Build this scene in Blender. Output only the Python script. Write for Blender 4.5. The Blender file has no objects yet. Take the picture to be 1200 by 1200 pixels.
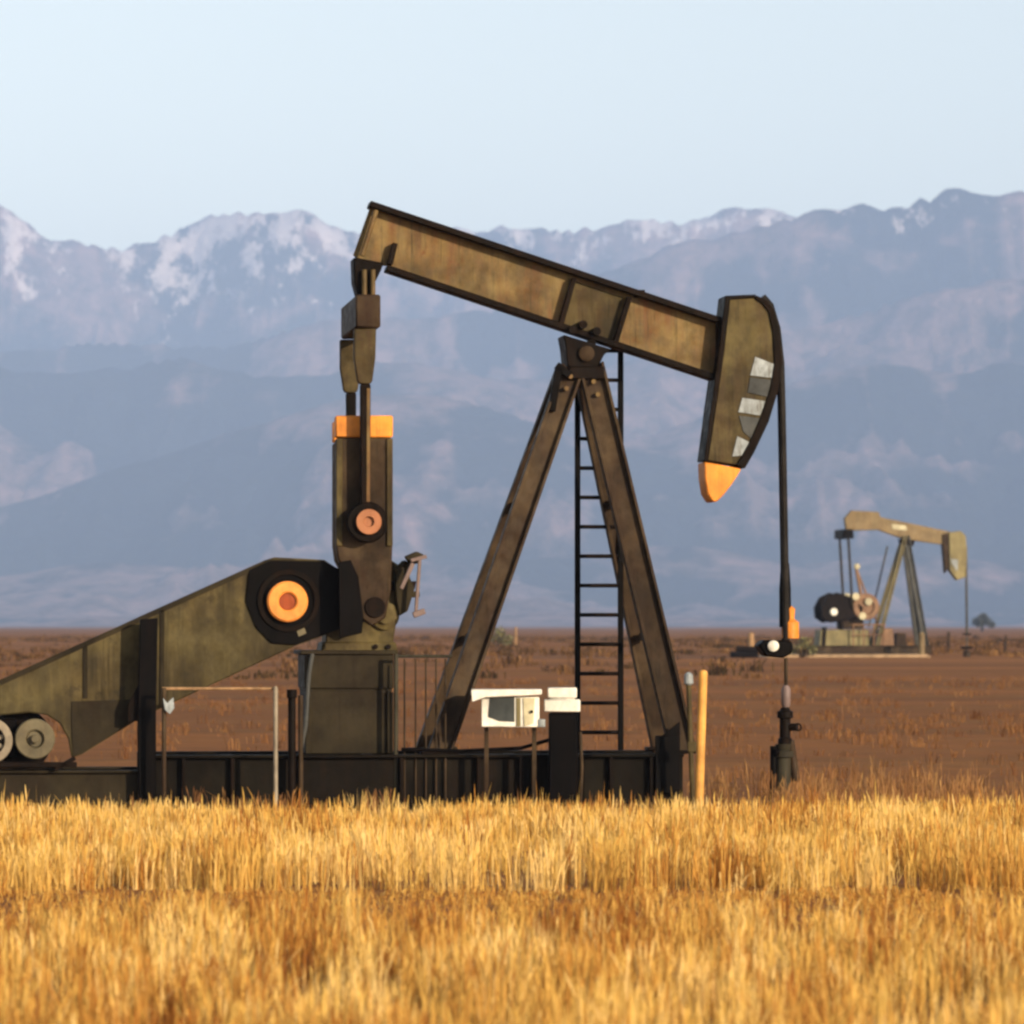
import bpy, bmesh, math, random
import numpy as np
from mathutils import Vector, Matrix

random.seed(7)
rng = np.random.default_rng(11)
scene = bpy.context.scene
COL = scene.collection
R = math.radians
CAMZ, DIST, FOC = 2.12, 60.0, 6000.0      # camera height (m), distance to the pumping unit, focal length in photo pixels
HOR = 733.0                               # horizon row of the photograph


# ------------------------------------------------------------------ world, sun, camera
SUN_EL, SUN_AZ = R(15), R(40)             # azimuth to the right of straight behind the camera
world = bpy.data.worlds.new("World"); scene.world = world
world.use_nodes = True
wn = world.node_tree.nodes; wl = world.node_tree.links
bg = wn["Background"]
sky = wn.new("ShaderNodeTexSky"); sky.sky_type = 'NISHITA'
sky.sun_disc = False
sky.sun_elevation = SUN_EL
sky.sun_rotation = math.pi - SUN_AZ
sky.altitude = 1500; sky.air_density = 1.3; sky.dust_density = 1.6; sky.ozone_density = 0.15
hs = wn.new("ShaderNodeHueSaturation"); hs.inputs['Saturation'].default_value = 0.52; hs.inputs['Value'].default_value = 0.92
wl.new(sky.outputs[0], hs.inputs['Color']); wl.new(hs.outputs[0], bg.inputs[0]); bg.inputs[1].default_value = 0.15

sl = bpy.data.lights.new("sun", 'SUN'); sl.energy = 4.4; sl.angle = R(0.53); sl.color = (1.0, 0.80, 0.56)
so = bpy.data.objects.new("sun", sl); COL.objects.link(so)
sdir = Vector((math.sin(SUN_AZ) * math.cos(SUN_EL), -math.cos(SUN_AZ) * math.cos(SUN_EL), math.sin(SUN_EL)))
so.rotation_euler = sdir.to_track_quat('Z', 'Y').to_euler()
so.location = sdir * 100

cd = bpy.data.cameras.new("camera"); co = bpy.data.objects.new("camera", cd); COL.objects.link(co)
co.location = (0, -DIST, CAMZ); co.rotation_euler = (R(90), 0, 0)
cd.sensor_width = 36; cd.lens = 36 * FOC / 1200.0
cd.shift_y = (HOR - 600) / 1200.0
cd.clip_start = 1; cd.clip_end = 60000
cd.dof.use_dof = True; cd.dof.focus_distance = DIST - 1; cd.dof.aperture_fstop = 4.0
scene.camera = co
scene.view_settings.view_transform = 'Standard'; scene.view_settings.look = 'None'
scene.view_settings.exposure = 0.48; scene.view_settings.gamma = 1
scene.render.engine = 'CYCLES'
scene.cycles.use_denoising = True
scene.cycles.filter_width = 2.6
scene.cycles.max_bounces = 6; scene.cycles.volume_bounces = 1
scene.cycles.transparent_max_bounces = 8
scene.render.film_transparent = False


# ------------------------------------------------------------------ materials
def new_mat(name):
    m = bpy.data.materials.new(name); m.use_nodes = True
    return m, m.node_tree.nodes, m.node_tree.links, m.node_tree.nodes["Principled BSDF"]


def noise(n, l, coord, scale, detail=5, rough=0.6, stretch=(1, 1, 1)):
    mp = n.new("ShaderNodeMapping"); mp.inputs['Scale'].default_value = stretch
    l.new(coord, mp.inputs[0])
    t = n.new("ShaderNodeTexNoise"); t.inputs['Scale'].default_value = scale
    t.inputs['Detail'].default_value = detail; t.inputs['Roughness'].default_value = rough
    l.new(mp.outputs[0], t.inputs['Vector'])
    return t.outputs['Fac']


def ramp(n, l, fac, stops):
    r = n.new("ShaderNodeValToRGB"); e = r.color_ramp.elements
    while len(e) < len(stops): e.new(0.5)
    for k, (p, c) in enumerate(stops):
        e[k].position = p; e[k].color = (c[0], c[1], c[2], 1) if hasattr(c, '__len__') else (c, c, c, 1)
    l.new(fac, r.inputs[0])
    return r.outputs[0]


def mix(n, l, fac, a, b, mode='MIX'):
    m = n.new("ShaderNodeMix"); m.data_type = 'RGBA'; m.blend_type = mode
    for sock, v in ((m.inputs[0], fac), (m.inputs[6], a), (m.inputs[7], b)):
        if isinstance(v, bpy.types.NodeSocket): l.new(v, sock)
        elif hasattr(v, '__len__'): sock.default_value = (v[0], v[1], v[2], 1)
        else: sock.default_value = v
    return m.outputs[2]


def paint(name, base, rust=(0.10, 0.042, 0.016), dust=None, amount=0.5, rough=0.6, scale=1.0, metal=0.0):
    """weathered paint on steel: mottled paint, rust blooms and vertical runs of dirt"""
    m, n, l, p = new_mat(name)
    co_ = n.new("ShaderNodeTexCoord").outputs['Object']
    dark = tuple(c * 0.38 for c in base)
    a = ramp(n, l, noise(n, l, co_, 2.2 * scale, 6, 0.65), [(0.32, dark), (0.62, base)])
    streak = ramp(n, l, noise(n, l, co_, 3.0 * scale, 5, 0.6, (3.2, 3.2, 0.35)), [(0.42, 0.0), (0.72, 1.0)])
    sm = n.new("ShaderNodeMath"); sm.operation = 'MULTIPLY'; sm.inputs[1].default_value = amount
    l.new(streak, sm.inputs[0])
    c = mix(n, l, sm.outputs[0], a, rust)
    bl = ramp(n, l, noise(n, l, co_, 7 * scale, 7, 0.7), [(0.56, 0.0), (0.70, 1.0)])
    bm_ = n.new("ShaderNodeMath"); bm_.operation = 'MULTIPLY'; bm_.inputs[1].default_value = amount
    l.new(bl, bm_.inputs[0])
    c = mix(n, l, bm_.outputs[0], c, rust)
    run = ramp(n, l, noise(n, l, co_, 5.0 * scale, 6, 0.65, (5.0, 5.0, 0.30)), [(0.54, 0.0), (0.68, 1.0)])
    rm = n.new("ShaderNodeMath"); rm.operation = 'MULTIPLY'; rm.inputs[1].default_value = min(1.0, amount * 1.1)
    l.new(run, rm.inputs[0]); c = mix(n, l, rm.outputs[0], c, tuple(q * 0.28 for q in base))
    gr = ramp(n, l, noise(n, l, co_, 1.1 * scale, 7, 0.72, (1, 1, 0.7)), [(0.47, 0.0), (0.63, 1.0)])
    gm_ = n.new("ShaderNodeMath"); gm_.operation = 'MULTIPLY'; gm_.inputs[1].default_value = min(0.9, amount * 1.15)
    l.new(gr, gm_.inputs[0]); GR = gm_.outputs[0]
    if dust:
        du = ramp(n, l, noise(n, l, co_, 1.3 * scale, 5, 0.6), [(0.45, 0.0), (0.7, 0.75)])
        c = mix(n, l, du, c, dust)
    c = mix(n, l, GR, c, tuple(q * 0.30 for q in base) if max(base) < 0.2 else tuple(q * 0.72 for q in base))
    l.new(c, p.inputs['Base Color'])
    rr = ramp(n, l, noise(n, l, co_, 9 * scale, 4), [(0.3, max(0.2, rough - 0.15)), (0.7, min(1, rough + 0.2))])
    l.new(rr, p.inputs['Roughness'])
    p.inputs['Metallic'].default_value = metal
    p.inputs['Specular IOR Level'].default_value = min(0.25, 0.04 + 1.2 * max(base))
    b = n.new("ShaderNodeBump"); b.inputs['Strength'].default_value = 0.25; b.inputs['Distance'].default_value = 0.01
    l.new(noise(n, l, co_, 25 * scale, 4), b.inputs['Height']); l.new(b.outputs[0], p.inputs['Normal'])
    return m


M = {
    'tan': paint('weathered_tan_paint', (0.165, 0.106, 0.035), (0.115, 0.042, 0.012), (0.20, 0.145, 0.052), 0.85),
    'olive': paint('olive_brown_paint', (0.074, 0.054, 0.021), (0.040, 0.021, 0.010), (0.135, 0.108, 0.042), 0.8),
    'guard': paint('stained_guard_paint', (0.078, 0.058, 0.023), (0.015, 0.012, 0.007), (0.125, 0.102, 0.042), 1.0, 0.65, 0.7),
    'deep': paint('deep_orange_paint', (0.30, 0.055, 0.010), (0.12, 0.03, 0.01), None, 0.4),
    'brown': paint('brown_paint', (0.044, 0.028, 0.0155), (0.024, 0.011, 0.007), (0.090, 0.062, 0.034), 0.7),
    'pedestal': paint('dull_brown_paint', (0.027, 0.021, 0.012), (0.018, 0.010, 0.006), (0.036, 0.029, 0.015), 0.4),
    'dark': paint('dark_greasy_steel', (0.0075, 0.005, 0.0035), (0.018, 0.008, 0.004), None, 0.5, 0.55),
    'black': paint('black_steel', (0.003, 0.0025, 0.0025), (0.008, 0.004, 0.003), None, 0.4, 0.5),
    'skid': paint('oily_skid_steel', (0.007, 0.0055, 0.004), (0.016, 0.008, 0.004), (0.013, 0.011, 0.007), 0.5),
    'orange': paint('orange_safety_paint', (0.85, 0.30, 0.035), (0.42, 0.13, 0.02), None, 0.35, 0.5),
    'hub': paint('orange_hub_paint', (0.90, 0.33, 0.065), (0.55, 0.16, 0.03), None, 0.35, 0.5),
    'pin': paint('faded_pin_paint', (0.42, 0.17, 0.075), (0.16, 0.045, 0.02), None, 0.6, 0.5),
    'yellow': paint('bollard_paint', (0.72, 0.36, 0.08), (0.45, 0.2, 0.05), None, 0.3, 0.55),
    'white': paint('white_enamel', (0.82, 0.80, 0.72), (0.55, 0.48, 0.34), None, 0.2, 0.45),
    'cream': paint('cream_enamel', (0.55, 0.50, 0.33), (0.3, 0.24, 0.12), None, 0.3, 0.5),
    'screen': paint('grey_panel', (0.055, 0.062, 0.062), (0.04, 0.04, 0.035), None, 0.3, 0.4),
    'chalk': paint('chalky_white_paint', (0.34, 0.38, 0.40), (0.09, 0.085, 0.07), None, 1.0, 0.6, 3.2),
    'grey': paint('grey_primer', (0.075, 0.08, 0.08), (0.07, 0.055, 0.035), None, 0.5, 0.6),
    'sheave': paint('worn_cast_iron', (0.17, 0.145, 0.085), (0.12, 0.08, 0.04), None, 0.4, 0.5),
    'galv': paint('galvanised_pipe', (0.28, 0.235, 0.17), (0.2, 0.14, 0.08), None, 0.3, 0.5),
    'cable': paint('greased_wire_rope', (0.02, 0.018, 0.017), (0.03, 0.02, 0.012), None, 0.3, 0.5, 3),
    'casing': paint('grey_green_casing', (0.05, 0.046, 0.03), (0.025, 0.014, 0.009), None, 0.5, 0.6),
    'pale': paint('pale_steel', (0.20, 0.145, 0.135), (0.16, 0.10, 0.08), None, 0.4, 0.5),
    'far': paint('pale_tan_paint', (0.23, 0.17, 0.085), (0.13, 0.07, 0.03), None, 0.6, 0.6, 0.6),  # the far unit's own paler tan
    'farolive': paint('pale_olive_paint', (0.23, 0.195, 0.09), (0.13, 0.095, 0.04), None, 0.6, 0.6, 0.6),  # paler olive base colour, also on the cabinet strip
    'tracksoil': paint('packed_track_soil', (0.13, 0.062, 0.028), (0.09, 0.04, 0.018), None, 0.4, 0.95),
    'rusty': paint('rusty_iron', (0.26, 0.15, 0.085), (0.09, 0.04, 0.02), None, 0.8),  # the iron's own rust colour
    'concrete': paint('gravel_pad', (0.42, 0.29, 0.17), (0.3, 0.18, 0.1), None, 0.4, 0.9),
    'post': paint('bare_wood', (0.36, 0.22, 0.11), (0.2, 0.1, 0.05), None, 0.4, 0.9, 4),
}


# ------------------------------------------------------------------ mesh helpers
class MB:
    """collects shapes in local coordinates (u, v, z) and links them as ONE mesh object"""
    def __init__(self): self.bm = bmesh.new()

    def _ring(self, ring0, ring1):
        f = self.bm.faces; n = len(ring0)
        f.new(ring0[::-1]); f.new(ring1)
        for i in range(n):
            f.new((ring0[i], ring0[(i + 1) % n], ring1[(i + 1) % n], ring1[i]))

    def prism(self, pts, v0, v1):
        a = [self.bm.verts.new((x, v0, z)) for x, z in pts]
        b = [self.bm.verts.new((x, v1, z)) for x, z in pts]
        self._ring(a, b); return self

    def box(self, x0, x1, y0, y1, z0, z1):
        return self.prism([(x0, z0), (x1, z0), (x1, z1), (x0, z1)], y0, y1)

    def sweep(self, prof, p0, p1, side=None):
        p0, p1 = Vector(p0), Vector(p1); d = (p1 - p0).normalized()
        yv = Vector((0, 1, 0)) if side is None else Vector(side)
        if abs(d.dot(yv)) > 0.95: yv = Vector((1, 0, 0))
        s = d.cross(yv).normalized(); b = s.cross(d).normalized()
        a = [self.bm.verts.new(p0 + s * i + b * j) for i, j in prof]
        c = [self.bm.verts.new(p1 + s * i + b * j) for i, j in prof]
        self._ring(a, c); return self

    def bar(self, p0, p1, w, d):
        return self.sweep([(-w / 2, -d / 2), (w / 2, -d / 2), (w / 2, d / 2), (-w / 2, d / 2)], p0, p1)

    def ibeam(self, p0, p1, h, wd, tf=0.03, tw=0.03):
        a, b, c = h / 2, wd / 2, tw / 2
        return self.sweep([(-a, -b), (-a + tf, -b), (-a + tf, -c), (a - tf, -c), (a - tf, -b), (a, -b),
                           (a, b), (a - tf, b), (a - tf, c), (-a + tf, c), (-a + tf, b), (-a, b)], p0, p1)

    def tube(self, p0, p1, r, n=14, r1=None):
        p0, p1 = Vector(p0), Vector(p1); d = (p1 - p0).normalized()
        s = d.orthogonal().normalized(); b = d.cross(s)
        r1 = r if r1 is None else r1
        a = [self.bm.verts.new(p0 + (s * math.cos(t) + b * math.sin(t)) * r) for t in [2 * math.pi * k / n for k in range(n)]]
        c = [self.bm.verts.new(p1 + (s * math.cos(t) + b * math.sin(t)) * r1) for t in [2 * math.pi * k / n for k in range(n)]]
        self._ring(a, c); return self

    def path(self, pts, r, n=10):
        pts = [Vector(p) for p in pts]; rings = []
        for i, p in enumerate(pts):
            d = (pts[min(i + 1, len(pts) - 1)] - pts[max(i - 1, 0)]).normalized()
            s = d.cross(Vector((0, 1, 0))).normalized(); b = d.cross(s)
            rings.append([self.bm.verts.new(p + (s * math.cos(2 * math.pi * k / n) + b * math.sin(2 * math.pi * k / n)) * r) for k in range(n)])
        for a, c in zip(rings, rings[1:]):
            for i in range(n): self.bm.faces.new((a[i], a[(i + 1) % n], c[(i + 1) % n], c[i]))
        self.bm.faces.new(rings[0][::-1]); self.bm.faces.new(rings[-1]); return self

    def disc(self, x, z, r, v0, v1, n=40):
        return self.tube((x, v0, z), (x, v1, z), r, n)

    def lathe(self, x, z, prof, n=40):
        """prof: (radius, v) pairs turned about an axis along v through (x, z)"""
        rings = [[self.bm.verts.new((x + r * math.cos(2 * math.pi * k / n), v, z + r * math.sin(2 * math.pi * k / n))) for k in range(n)] for r, v in prof]
        m_ = len(rings)
        for q in range(m_ - 1):
            a, c = rings[q], rings[q + 1]
            for i in range(n): self.bm.faces.new((a[i], a[(i + 1) % n], c[(i + 1) % n], c[i]))
        self.bm.faces.new(rings[0]); self.bm.faces.new(rings[-1][::-1]); return self

    def ring(self, x, z, ro, ri, v0, v1, n=40):
        t = [2 * math.pi * k / n for k in range(n)]
        q = [[self.bm.verts.new((x + r * math.cos(k), v, z + r * math.sin(k))) for k in t] for r, v in ((ro, v0), (ro, v1), (ri, v1), (ri, v0))]
        for a, c in ((q[0], q[1]), (q[1], q[2]), (q[2], q[3]), (q[3], q[0])):
            for i in range(n): self.bm.faces.new((a[i], a[(i + 1) % n], c[(i + 1) % n], c[i]))
        return self

    def vlathe(self, x, y, prof, n=24):
        """prof: (radius, z) pairs turned about a vertical axis"""
        rings = [[self.bm.verts.new((x + r * math.cos(2 * math.pi * k / n), y + r * math.sin(2 * math.pi * k / n), z)) for k in range(n)] for r, z in prof]
        for a, c in zip(rings, rings[1:]):
            for i in range(n): self.bm.faces.new((a[i], a[(i + 1) % n], c[(i + 1) % n], c[i]))
        self.bm.faces.new(rings[0][::-1]); self.bm.faces.new(rings[-1]); return self

    def build(self, name, mat, parent=None, bevel=0.008, label=None, smooth=True):
        bmesh.ops.recalc_face_normals(self.bm, faces=self.bm.faces)
        me = bpy.data.meshes.new(name); self.bm.to_mesh(me); self.bm.free()
        me.materials.append(M[mat] if isinstance(mat, str) else mat)
        o = bpy.data.objects.new(name, me); COL.objects.link(o)
        if parent is not None: o.parent = parent
        if smooth:
            me.shade_smooth() if hasattr(me, 'shade_smooth') else None
            try: me.set_sharp_from_angle(angle=R(35))
            except Exception: pass
        if bevel:
            b = o.modifiers.new("bevel", 'BEVEL'); b.width = bevel; b.segments = 1; b.limit_method = 'ANGLE'; b.angle_limit = R(40)
        if label: o['label'] = label
        return o


def tag(o, label=None, cat=None, group=None, kind=None):
    if label: o['label'] = label
    if cat: o['category'] = cat
    if group: o['group'] = group
    if kind: o['kind'] = kind
    return o


def empty(name, loc, rz=0.0):
    o = bpy.data.objects.new(name, None); COL.objects.link(o)
    o.empty_display_size = 0.3; o.location = loc; o.rotation_euler = (0, 0, rz)
    return o


class Frame:
    """a thing's own axes: u along it, v across it (away from the camera), z up; at() finds the (u, z) seen at a photo pixel for a given v"""
    def __init__(self, x0, y0, z0, theta):
        self.x0, self.y0, self.z0 = x0, y0, z0
        self.c, self.s = math.cos(theta), math.sin(theta); self.theta = theta

    def at(self, px, py, v=0.0):
        q = (px - 600.0) / FOC; d0 = DIST + self.y0
        u = (q * (d0 + v * self.c) + v * self.s - self.x0) / (self.c - q * self.s)
        z = CAMZ - (py - HOR) / FOC * (d0 + u * self.s + v * self.c)
        return (u, z - self.z0)

    def p3(self, px, py, v=0.0):
        u, z = self.at(px, py, v); return (u, v, z)

    def poly(self, pts, v): return [self.at(x, y, v) for x, y in pts]


# ------------------------------------------------------------------ the big pumping unit
F = Frame(0, 0, 0, R(6))
at, p3, poly = F.at, F.p3, F.poly
jack = empty('pumpjack', (0, 0, 0), F.theta)
tag(jack, 'large weathered brown pumpjack with orange tips standing behind the golden grass', 'pumpjack', 'pumpjacks on the plain')

# skid base
VN = 0.85
m = MB()
xl = at(166, 900, -VN)[0]; xr = at(800, 900, -VN)[0]
zt = at(480, 884, -VN)[1]; zb = 0.02
for v in (-VN, VN):
    m.ibeam((xl, v, (zt + zb) / 2), (xr, v, (zt + zb) / 2), zt - zb, 0.24, 0.035, 0.03)
for k in range(8):
    x = xl + 0.2 + k * (xr - xl - 0.4) / 7
    m.ibeam((x, -VN + 0.13, (zt + zb) / 2), (x, VN - 0.13, (zt + zb) / 2), zt - zb - 0.06, 0.14, 0.03, 0.02)
m.build('skid_base', 'skid', jack)
for px in (215, 272, 350, 470, 560, 610, 715, 762):
    m = MB(); x = at(px, 900, -VN)[0]
    m.box(x - 0.02, x + 0.02, -VN - 0.11, -VN - 0.016, zb + 0.037, zt - 0.037)
    m.build('skid_stiffener', 'dark', jack, 0.004)
m = MB()
xa = at(-70, 900, -VN)[0]
za = at(80, 903, -VN)[1]
for v in (-VN + 0.1, VN - 0.1):
    m.ibeam((xa, v, (za + 0.06) / 2), (xl - 0.003, v, (za + 0.06) / 2), za - 0.06, 0.18, 0.03, 0.03)
for k in range(4):
    x = xa + 0.25 + k * 0.62
    m.box(x - 0.05, x + 0.05, -VN + 0.2, VN - 0.2, 0.08, za - 0.04)
m.build('motor_skid', 'pedestal', jack)

# pedestal under the gearbox
m = MB()
x0, z0 = at(357, 808, -0.62); x1, z1 = at(461, 767, -0.62)
m.box(x0, x1, -0.62, 0.62, z0 + 0.012, z1)
m.box(x0 + 0.02, x1 - 0.02, -0.60, 0.60, zt + 0.002, z0 - 0.012)
m.box(x0 + 0.012, x1 - 0.012, -0.585, 0.585, z0 - 0.02, z0 + 0.02)
for px in (361, 457):
    xx = at(px, 850, -0.62)[0]
    m.box(xx - 0.035, xx + 0.035, -0.655, -0.603, zt + 0.004, z0 - 0.03)
m.box(x0 - 0.05, x1 + 0.05, -0.66, 0.66, z1 + 0.001, z1 + 0.05)
ped = m.build('gearbox_pedestal', 'pedestal', jack)

# gearbox
m = MB()
m.prism(poly([(382, 757), (382, 690), (398, 668), (425, 655), (452, 652), (470, 664), (474, 690), (466, 720), (460, 757)], -0.38), -0.38, 0.38)
m.prism(poly([(376, 764), (466, 764), (464, 752), (378, 752)], -0.41), -0.41, 0.41)
gb = m.build('gearbox', 'olive', jack, 0.02)
m = MB()
m.prism(poly([(428, 694), (486, 691), (488, 681), (430, 682)], -0.43), -0.43, 0.43)
m.build('flange', 'dark', gb)
for px, py, r_ in ((444, 664, 0.045), (458, 663, 0.045), (440, 758, 0.03), (455, 758, 0.03)):
    m = MB(); x, z = at(px, py, -0.43); m.disc(x, z, r_, -0.44, -0.375, 12); m.build('bolt', 'dark', gb, 0)
m = MB()
x, z = at(452, 722, -0.46); m.lathe(x, z, [(0.16, -0.375), (0.16, -0.44), (0.09, -0.46), (0.09, -0.5)], 24)
m.build('bearing_cap', 'olive', gb, 0)
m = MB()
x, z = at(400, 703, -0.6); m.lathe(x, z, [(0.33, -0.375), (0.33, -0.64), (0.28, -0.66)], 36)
m.build('black_drum', 'black', gb, 0.01)  # black disc filling the dark area between sheave cover and crank
m = MB()
x, z = at(432, 712, 0); m.disc(x, z, 0.12, -0.99, 0.99, 24)
m.build('crank_shaft', 'dark', jack)
m = MB()
m.bar(p3(481, 657, -0.7), p3(500, 652, -0.7), 0.045, 0.05)
m.bar(p3(492, 655, -0.7), p3(487, 722, -0.7), 0.04, 0.04)
m.bar(p3(470, 690, -0.7), p3(484, 660, -0.7), 0.05, 0.05)
m.bar(p3(484, 721, -0.7), p3(498, 716, -0.7), 0.07, 0.07)
m.build('brake_lever', 'pale', jack)
m = MB()
m.prism(poly([(462, 668), (474, 656), (482, 662), (480, 676), (486, 690), (478, 716), (468, 722), (464, 700)], -0.5), -0.5, -0.2)
m.prism(poly([(474, 652), (488, 646), (497, 650), (492, 660), (480, 662)], -0.6), -0.62, -0.5)
m.build('brake_housing', 'pedestal', jack, 0.012)
m = MB()
m.box(at(466, 700, 0.1)[0], at(488, 700, 0.1)[0], -0.35, 0.35, at(470, 700, 0)[1], at(470, 693, 0)[1])
m.build('service_step', 'pedestal', jack)

# cranks (near and far), each with an orange tip and the hub of its wrist pin
CV = -0.96
for sgn, va, vb in ((-1, CV, -0.70), (1, 0.70, -CV)):
    m = MB()
    ex = 0 if sgn < 0 else 9
    m.prism(poly([(394 + ex, 513), (460 - ex, 513), (460 - ex, 640), (458 - ex, 690), (452, 724), (436, 734), (422, 724), (414 + ex, 690), (396 + ex, 655), (394 + ex, 640)], CV), va, vb)
    cr = m.build('crank', 'brown', jack, 0.02)
    ya, yb = (va - 0.03, va - 0.002) if sgn < 0 else (vb + 0.002, vb + 0.03)
    for cx in (397.5 + ex, 456.5 - ex):
        m = MB(); A, B = at(cx, 514, CV), at(cx, 640, CV)
        m.box(A[0] - 0.035, A[0] + 0.035, ya, yb, B[1], A[1]); m.build('edge_rib', 'olive', cr)
    m = MB()
    m.prism(poly([(393.5 + ex, 487), (460.5 - ex, 487), (460.5 - ex, 512.4), (393.5 + ex, 512.4)], CV), va, vb)
    m.build('painted_tip', 'orange', cr, 0.015)
    x, z = at(430, 612, CV)
    m = MB(); m.disc(x, z, 0.24, va - 0.02, vb + 0.02, 28); m.build('pin_boss', 'dark', cr, 0.01)
    m = MB()
    if sgn < 0: m.ring(x, z, 0.145, 0.06, -1.26, -1.205); m.disc(x, z, 0.061, -1.215, -0.96, 16)
    else: m.ring(x, z, 0.16, 0.055, 1.205, 1.26); m.disc(x, z, 0.055, 0.96, 1.245, 16)
    m.build('wrist_pin', 'pin', cr, 0.004)

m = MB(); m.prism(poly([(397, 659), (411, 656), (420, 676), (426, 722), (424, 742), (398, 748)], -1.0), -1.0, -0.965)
m.build('crank_shade_plate', 'black', jack, 0.006)  # added black plate that paints the shade over the lower crank

# pitman arms hanging from the equalizer
PV = -1.19
eq = MB()
eq.prism(poly([(417, 345), (446, 345), (446, 384), (417, 384)], PV), PV, -PV)
eqo = eq.build('equalizer', 'brown', jack, 0.02)
m = MB()
m.prism(poly([(414, 301), (450, 308), (446, 318), (440, 330), (438, 348), (420, 348), (415, 330)], -0.24), -0.24, 0.24)
m.build('tail_bearing', 'dark', jack, 0.02)
for px in (427, 437):
    m = MB(); a_ = at(px, 352, -0.3)
    m.tube((a_[0], -0.3, a_[1]), (a_[0], -0.3, at(px, 316, -0.3)[1]), 0.03)
    m.build('tail_bolt', 'tan', jack, 0)
for sgn in (-1, 1):
    v0, v1 = (PV, PV + 0.15) if sgn < 0 else (-PV - 0.15, -PV)
    m = MB()
    m.prism(poly([(434.5, 450), (434, 590), (441, 600), (441, 624), (420, 624), (420, 600), (423, 590), (422.5, 450)], PV), v0, v1)
    pm = m.build('pitman_arm', 'dark', jack, 0.012)  # dark colour carries the shade on the left of the arm
    m = MB()
    m.prism(poly([(415, 385.2), (441, 385.2), (440, 420), (436.5, 446), (434.5, 449.8), (421.5, 449.8), (419, 446), (415, 420)], PV), v0, v1)
    m.build('arm_head', 'olive', pm, 0.012)
    m = MB(); x, z = at(430, 612, PV)
    m.disc(x, z, 0.225, *((v0 - 0.006, v0 + 0.05) if sgn < 0 else (v1 - 0.05, v1 + 0.006)))
    m.build('bearing_housing', 'dark', pm, 0.01)
    m = MB()
    m.prism(poly([(430, 455), (433.8, 455), (433.5, 588), (429.5, 588)], PV), *((v0 - 0.012, v0 - 0.002) if sgn < 0 else (v1 + 0.002, v1 + 0.012)))
    m.build('lit_edge_strip', 'tan', pm, 0)  # tan strip paints the sunlit right edge of the arm

# walking beam
VB = 0.20
m = MB()
m.prism(poly([(434, 242), (846, 381), (838, 441), (456, 312), (426, 308), (414, 299)], -0.03), -0.03, 0.03)
beam = m.build('walking_beam', 'tan', jack, 0.004)
m = MB()
m.sweep([(-0.035, -VB), (0.035, -VB), (0.035, VB), (-0.035, VB)], p3(432, 240, 0), p3(851, 379.5, 0))
m.build('upper_flange', 'dark', beam)
m = MB()
m.sweep([(-0.035, -VB), (0.035, -VB), (0.035, VB), (-0.035, VB)], p3(452, 315, 0), p3(842, 445, 0))
m.build('lower_flange', 'dark', beam)
for a_, b_ in (((671, 327), (655, 383)), ((736, 349), (719, 404)), ((462, 286), (456, 311))):
    m = MB()
    m.sweep([(-0.03, -VB + 0.03), (0.03, -VB + 0.03), (0.03, VB - 0.03), (-0.03, VB - 0.03)], p3(*a_, 0), p3(*b_, 0))
    m.build('web_stiffener', 'dark', beam)
m = MB()
m.prism(poly([(674, 329), (731, 348), (716, 402), (659, 383)], -0.08), -0.045, 0.045)
m.build('web_plate', 'olive', beam)
m = MB()
m.tube(p3(424, 300, -0.15), p3(441, 246, -0.15), 0.03)
m.build('end_rail', 'tan', beam)
m = MB()
m.box(at(742, 350, 0)[0], at(755, 350, 0)[0], -0.08, 0.08, at(745, 349, 0)[1], at(745, 340, 0)[1])
m.build('lifting_eye', 'dark', beam)

# saddle bearing
m = MB()
m.prism(poly([(660, 392), (716, 409), (708, 416), (700, 432), (665, 430), (663, 408)], -0.3), -0.30, 0.30)
m.box(at(663, 430, 0)[0], at(705, 430, 0)[0], -0.36, 0.36, at(680, 446, 0)[1], at(680, 431, 0)[1])
sb = m.build('saddle_bearing', 'dark', jack, 0.015)
for px, py in ((672, 386), (684, 380), (700, 388), (694, 402)):
    m = MB(); x, z = at(px, py, -0.3); m.disc(x, z, 0.05, -0.27, -0.046, 10); m.build('bolt', 'dark', sb, 0)
m = MB(); x, z = at(688, 414, -0.38); m.lathe(x, z, [(0.09, -0.3), (0.09, -0.35), (0.05, -0.37)], 20)
m.build('bearing_cap', 'brown', sb, 0)

# samson post: four legs
def leg(top, bot, v_top, v_bot, sgn, w0):
    a = p3(*top, -v_top); b = p3(*bot, -v_bot)
    a = (a[0], sgn * v_top, a[2]); b = (b[0], sgn * v_bot, b[2])
    m = MB(); m.ibeam(a, b, w0, 0.2, 0.035, 0.05)
    return m.build('samson_leg', 'brown', jack, 0.006)
for sgn in (-1, 1):
    leg((670, 432), (514, 884), 0.24, 0.80, sgn, 0.27)
    leg((692, 428), (801, 884), 0.24, 0.80, sgn, 0.30)
for sgn in (-1, 1):
    for cx in (515, 800):
        m = MB(); x, z = at(cx, 882, -0.8)
        m.box(x - 0.22, x + 0.22, sgn * 0.8 - 0.13, sgn * 0.8 + 0.13, zt + 0.002, zt + 0.04)
        m.build('leg_foot', 'dark', jack)
m = MB()
m.bar(p3(655, 430, -0.36), p3(646, 482, -0.36), 0.09, 0.07)
m.bar(p3(652, 428, -0.36), p3(668, 440, -0.36), 0.09, 0.07)
m.build('post_bracket', 'black', jack)
m = MB()
m.box(at(768, 900, -1.0)[0], at(797, 900, -1.0)[0], -1.0, -0.972, at(780, 930, -1.0)[1], at(780, 862, -1.0)[1])
m.prism(poly([(776, 862), (797, 862), (797, 845)], -0.99), -0.99, -0.975)
m.build('end_gusset', 'black', jack)
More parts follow.
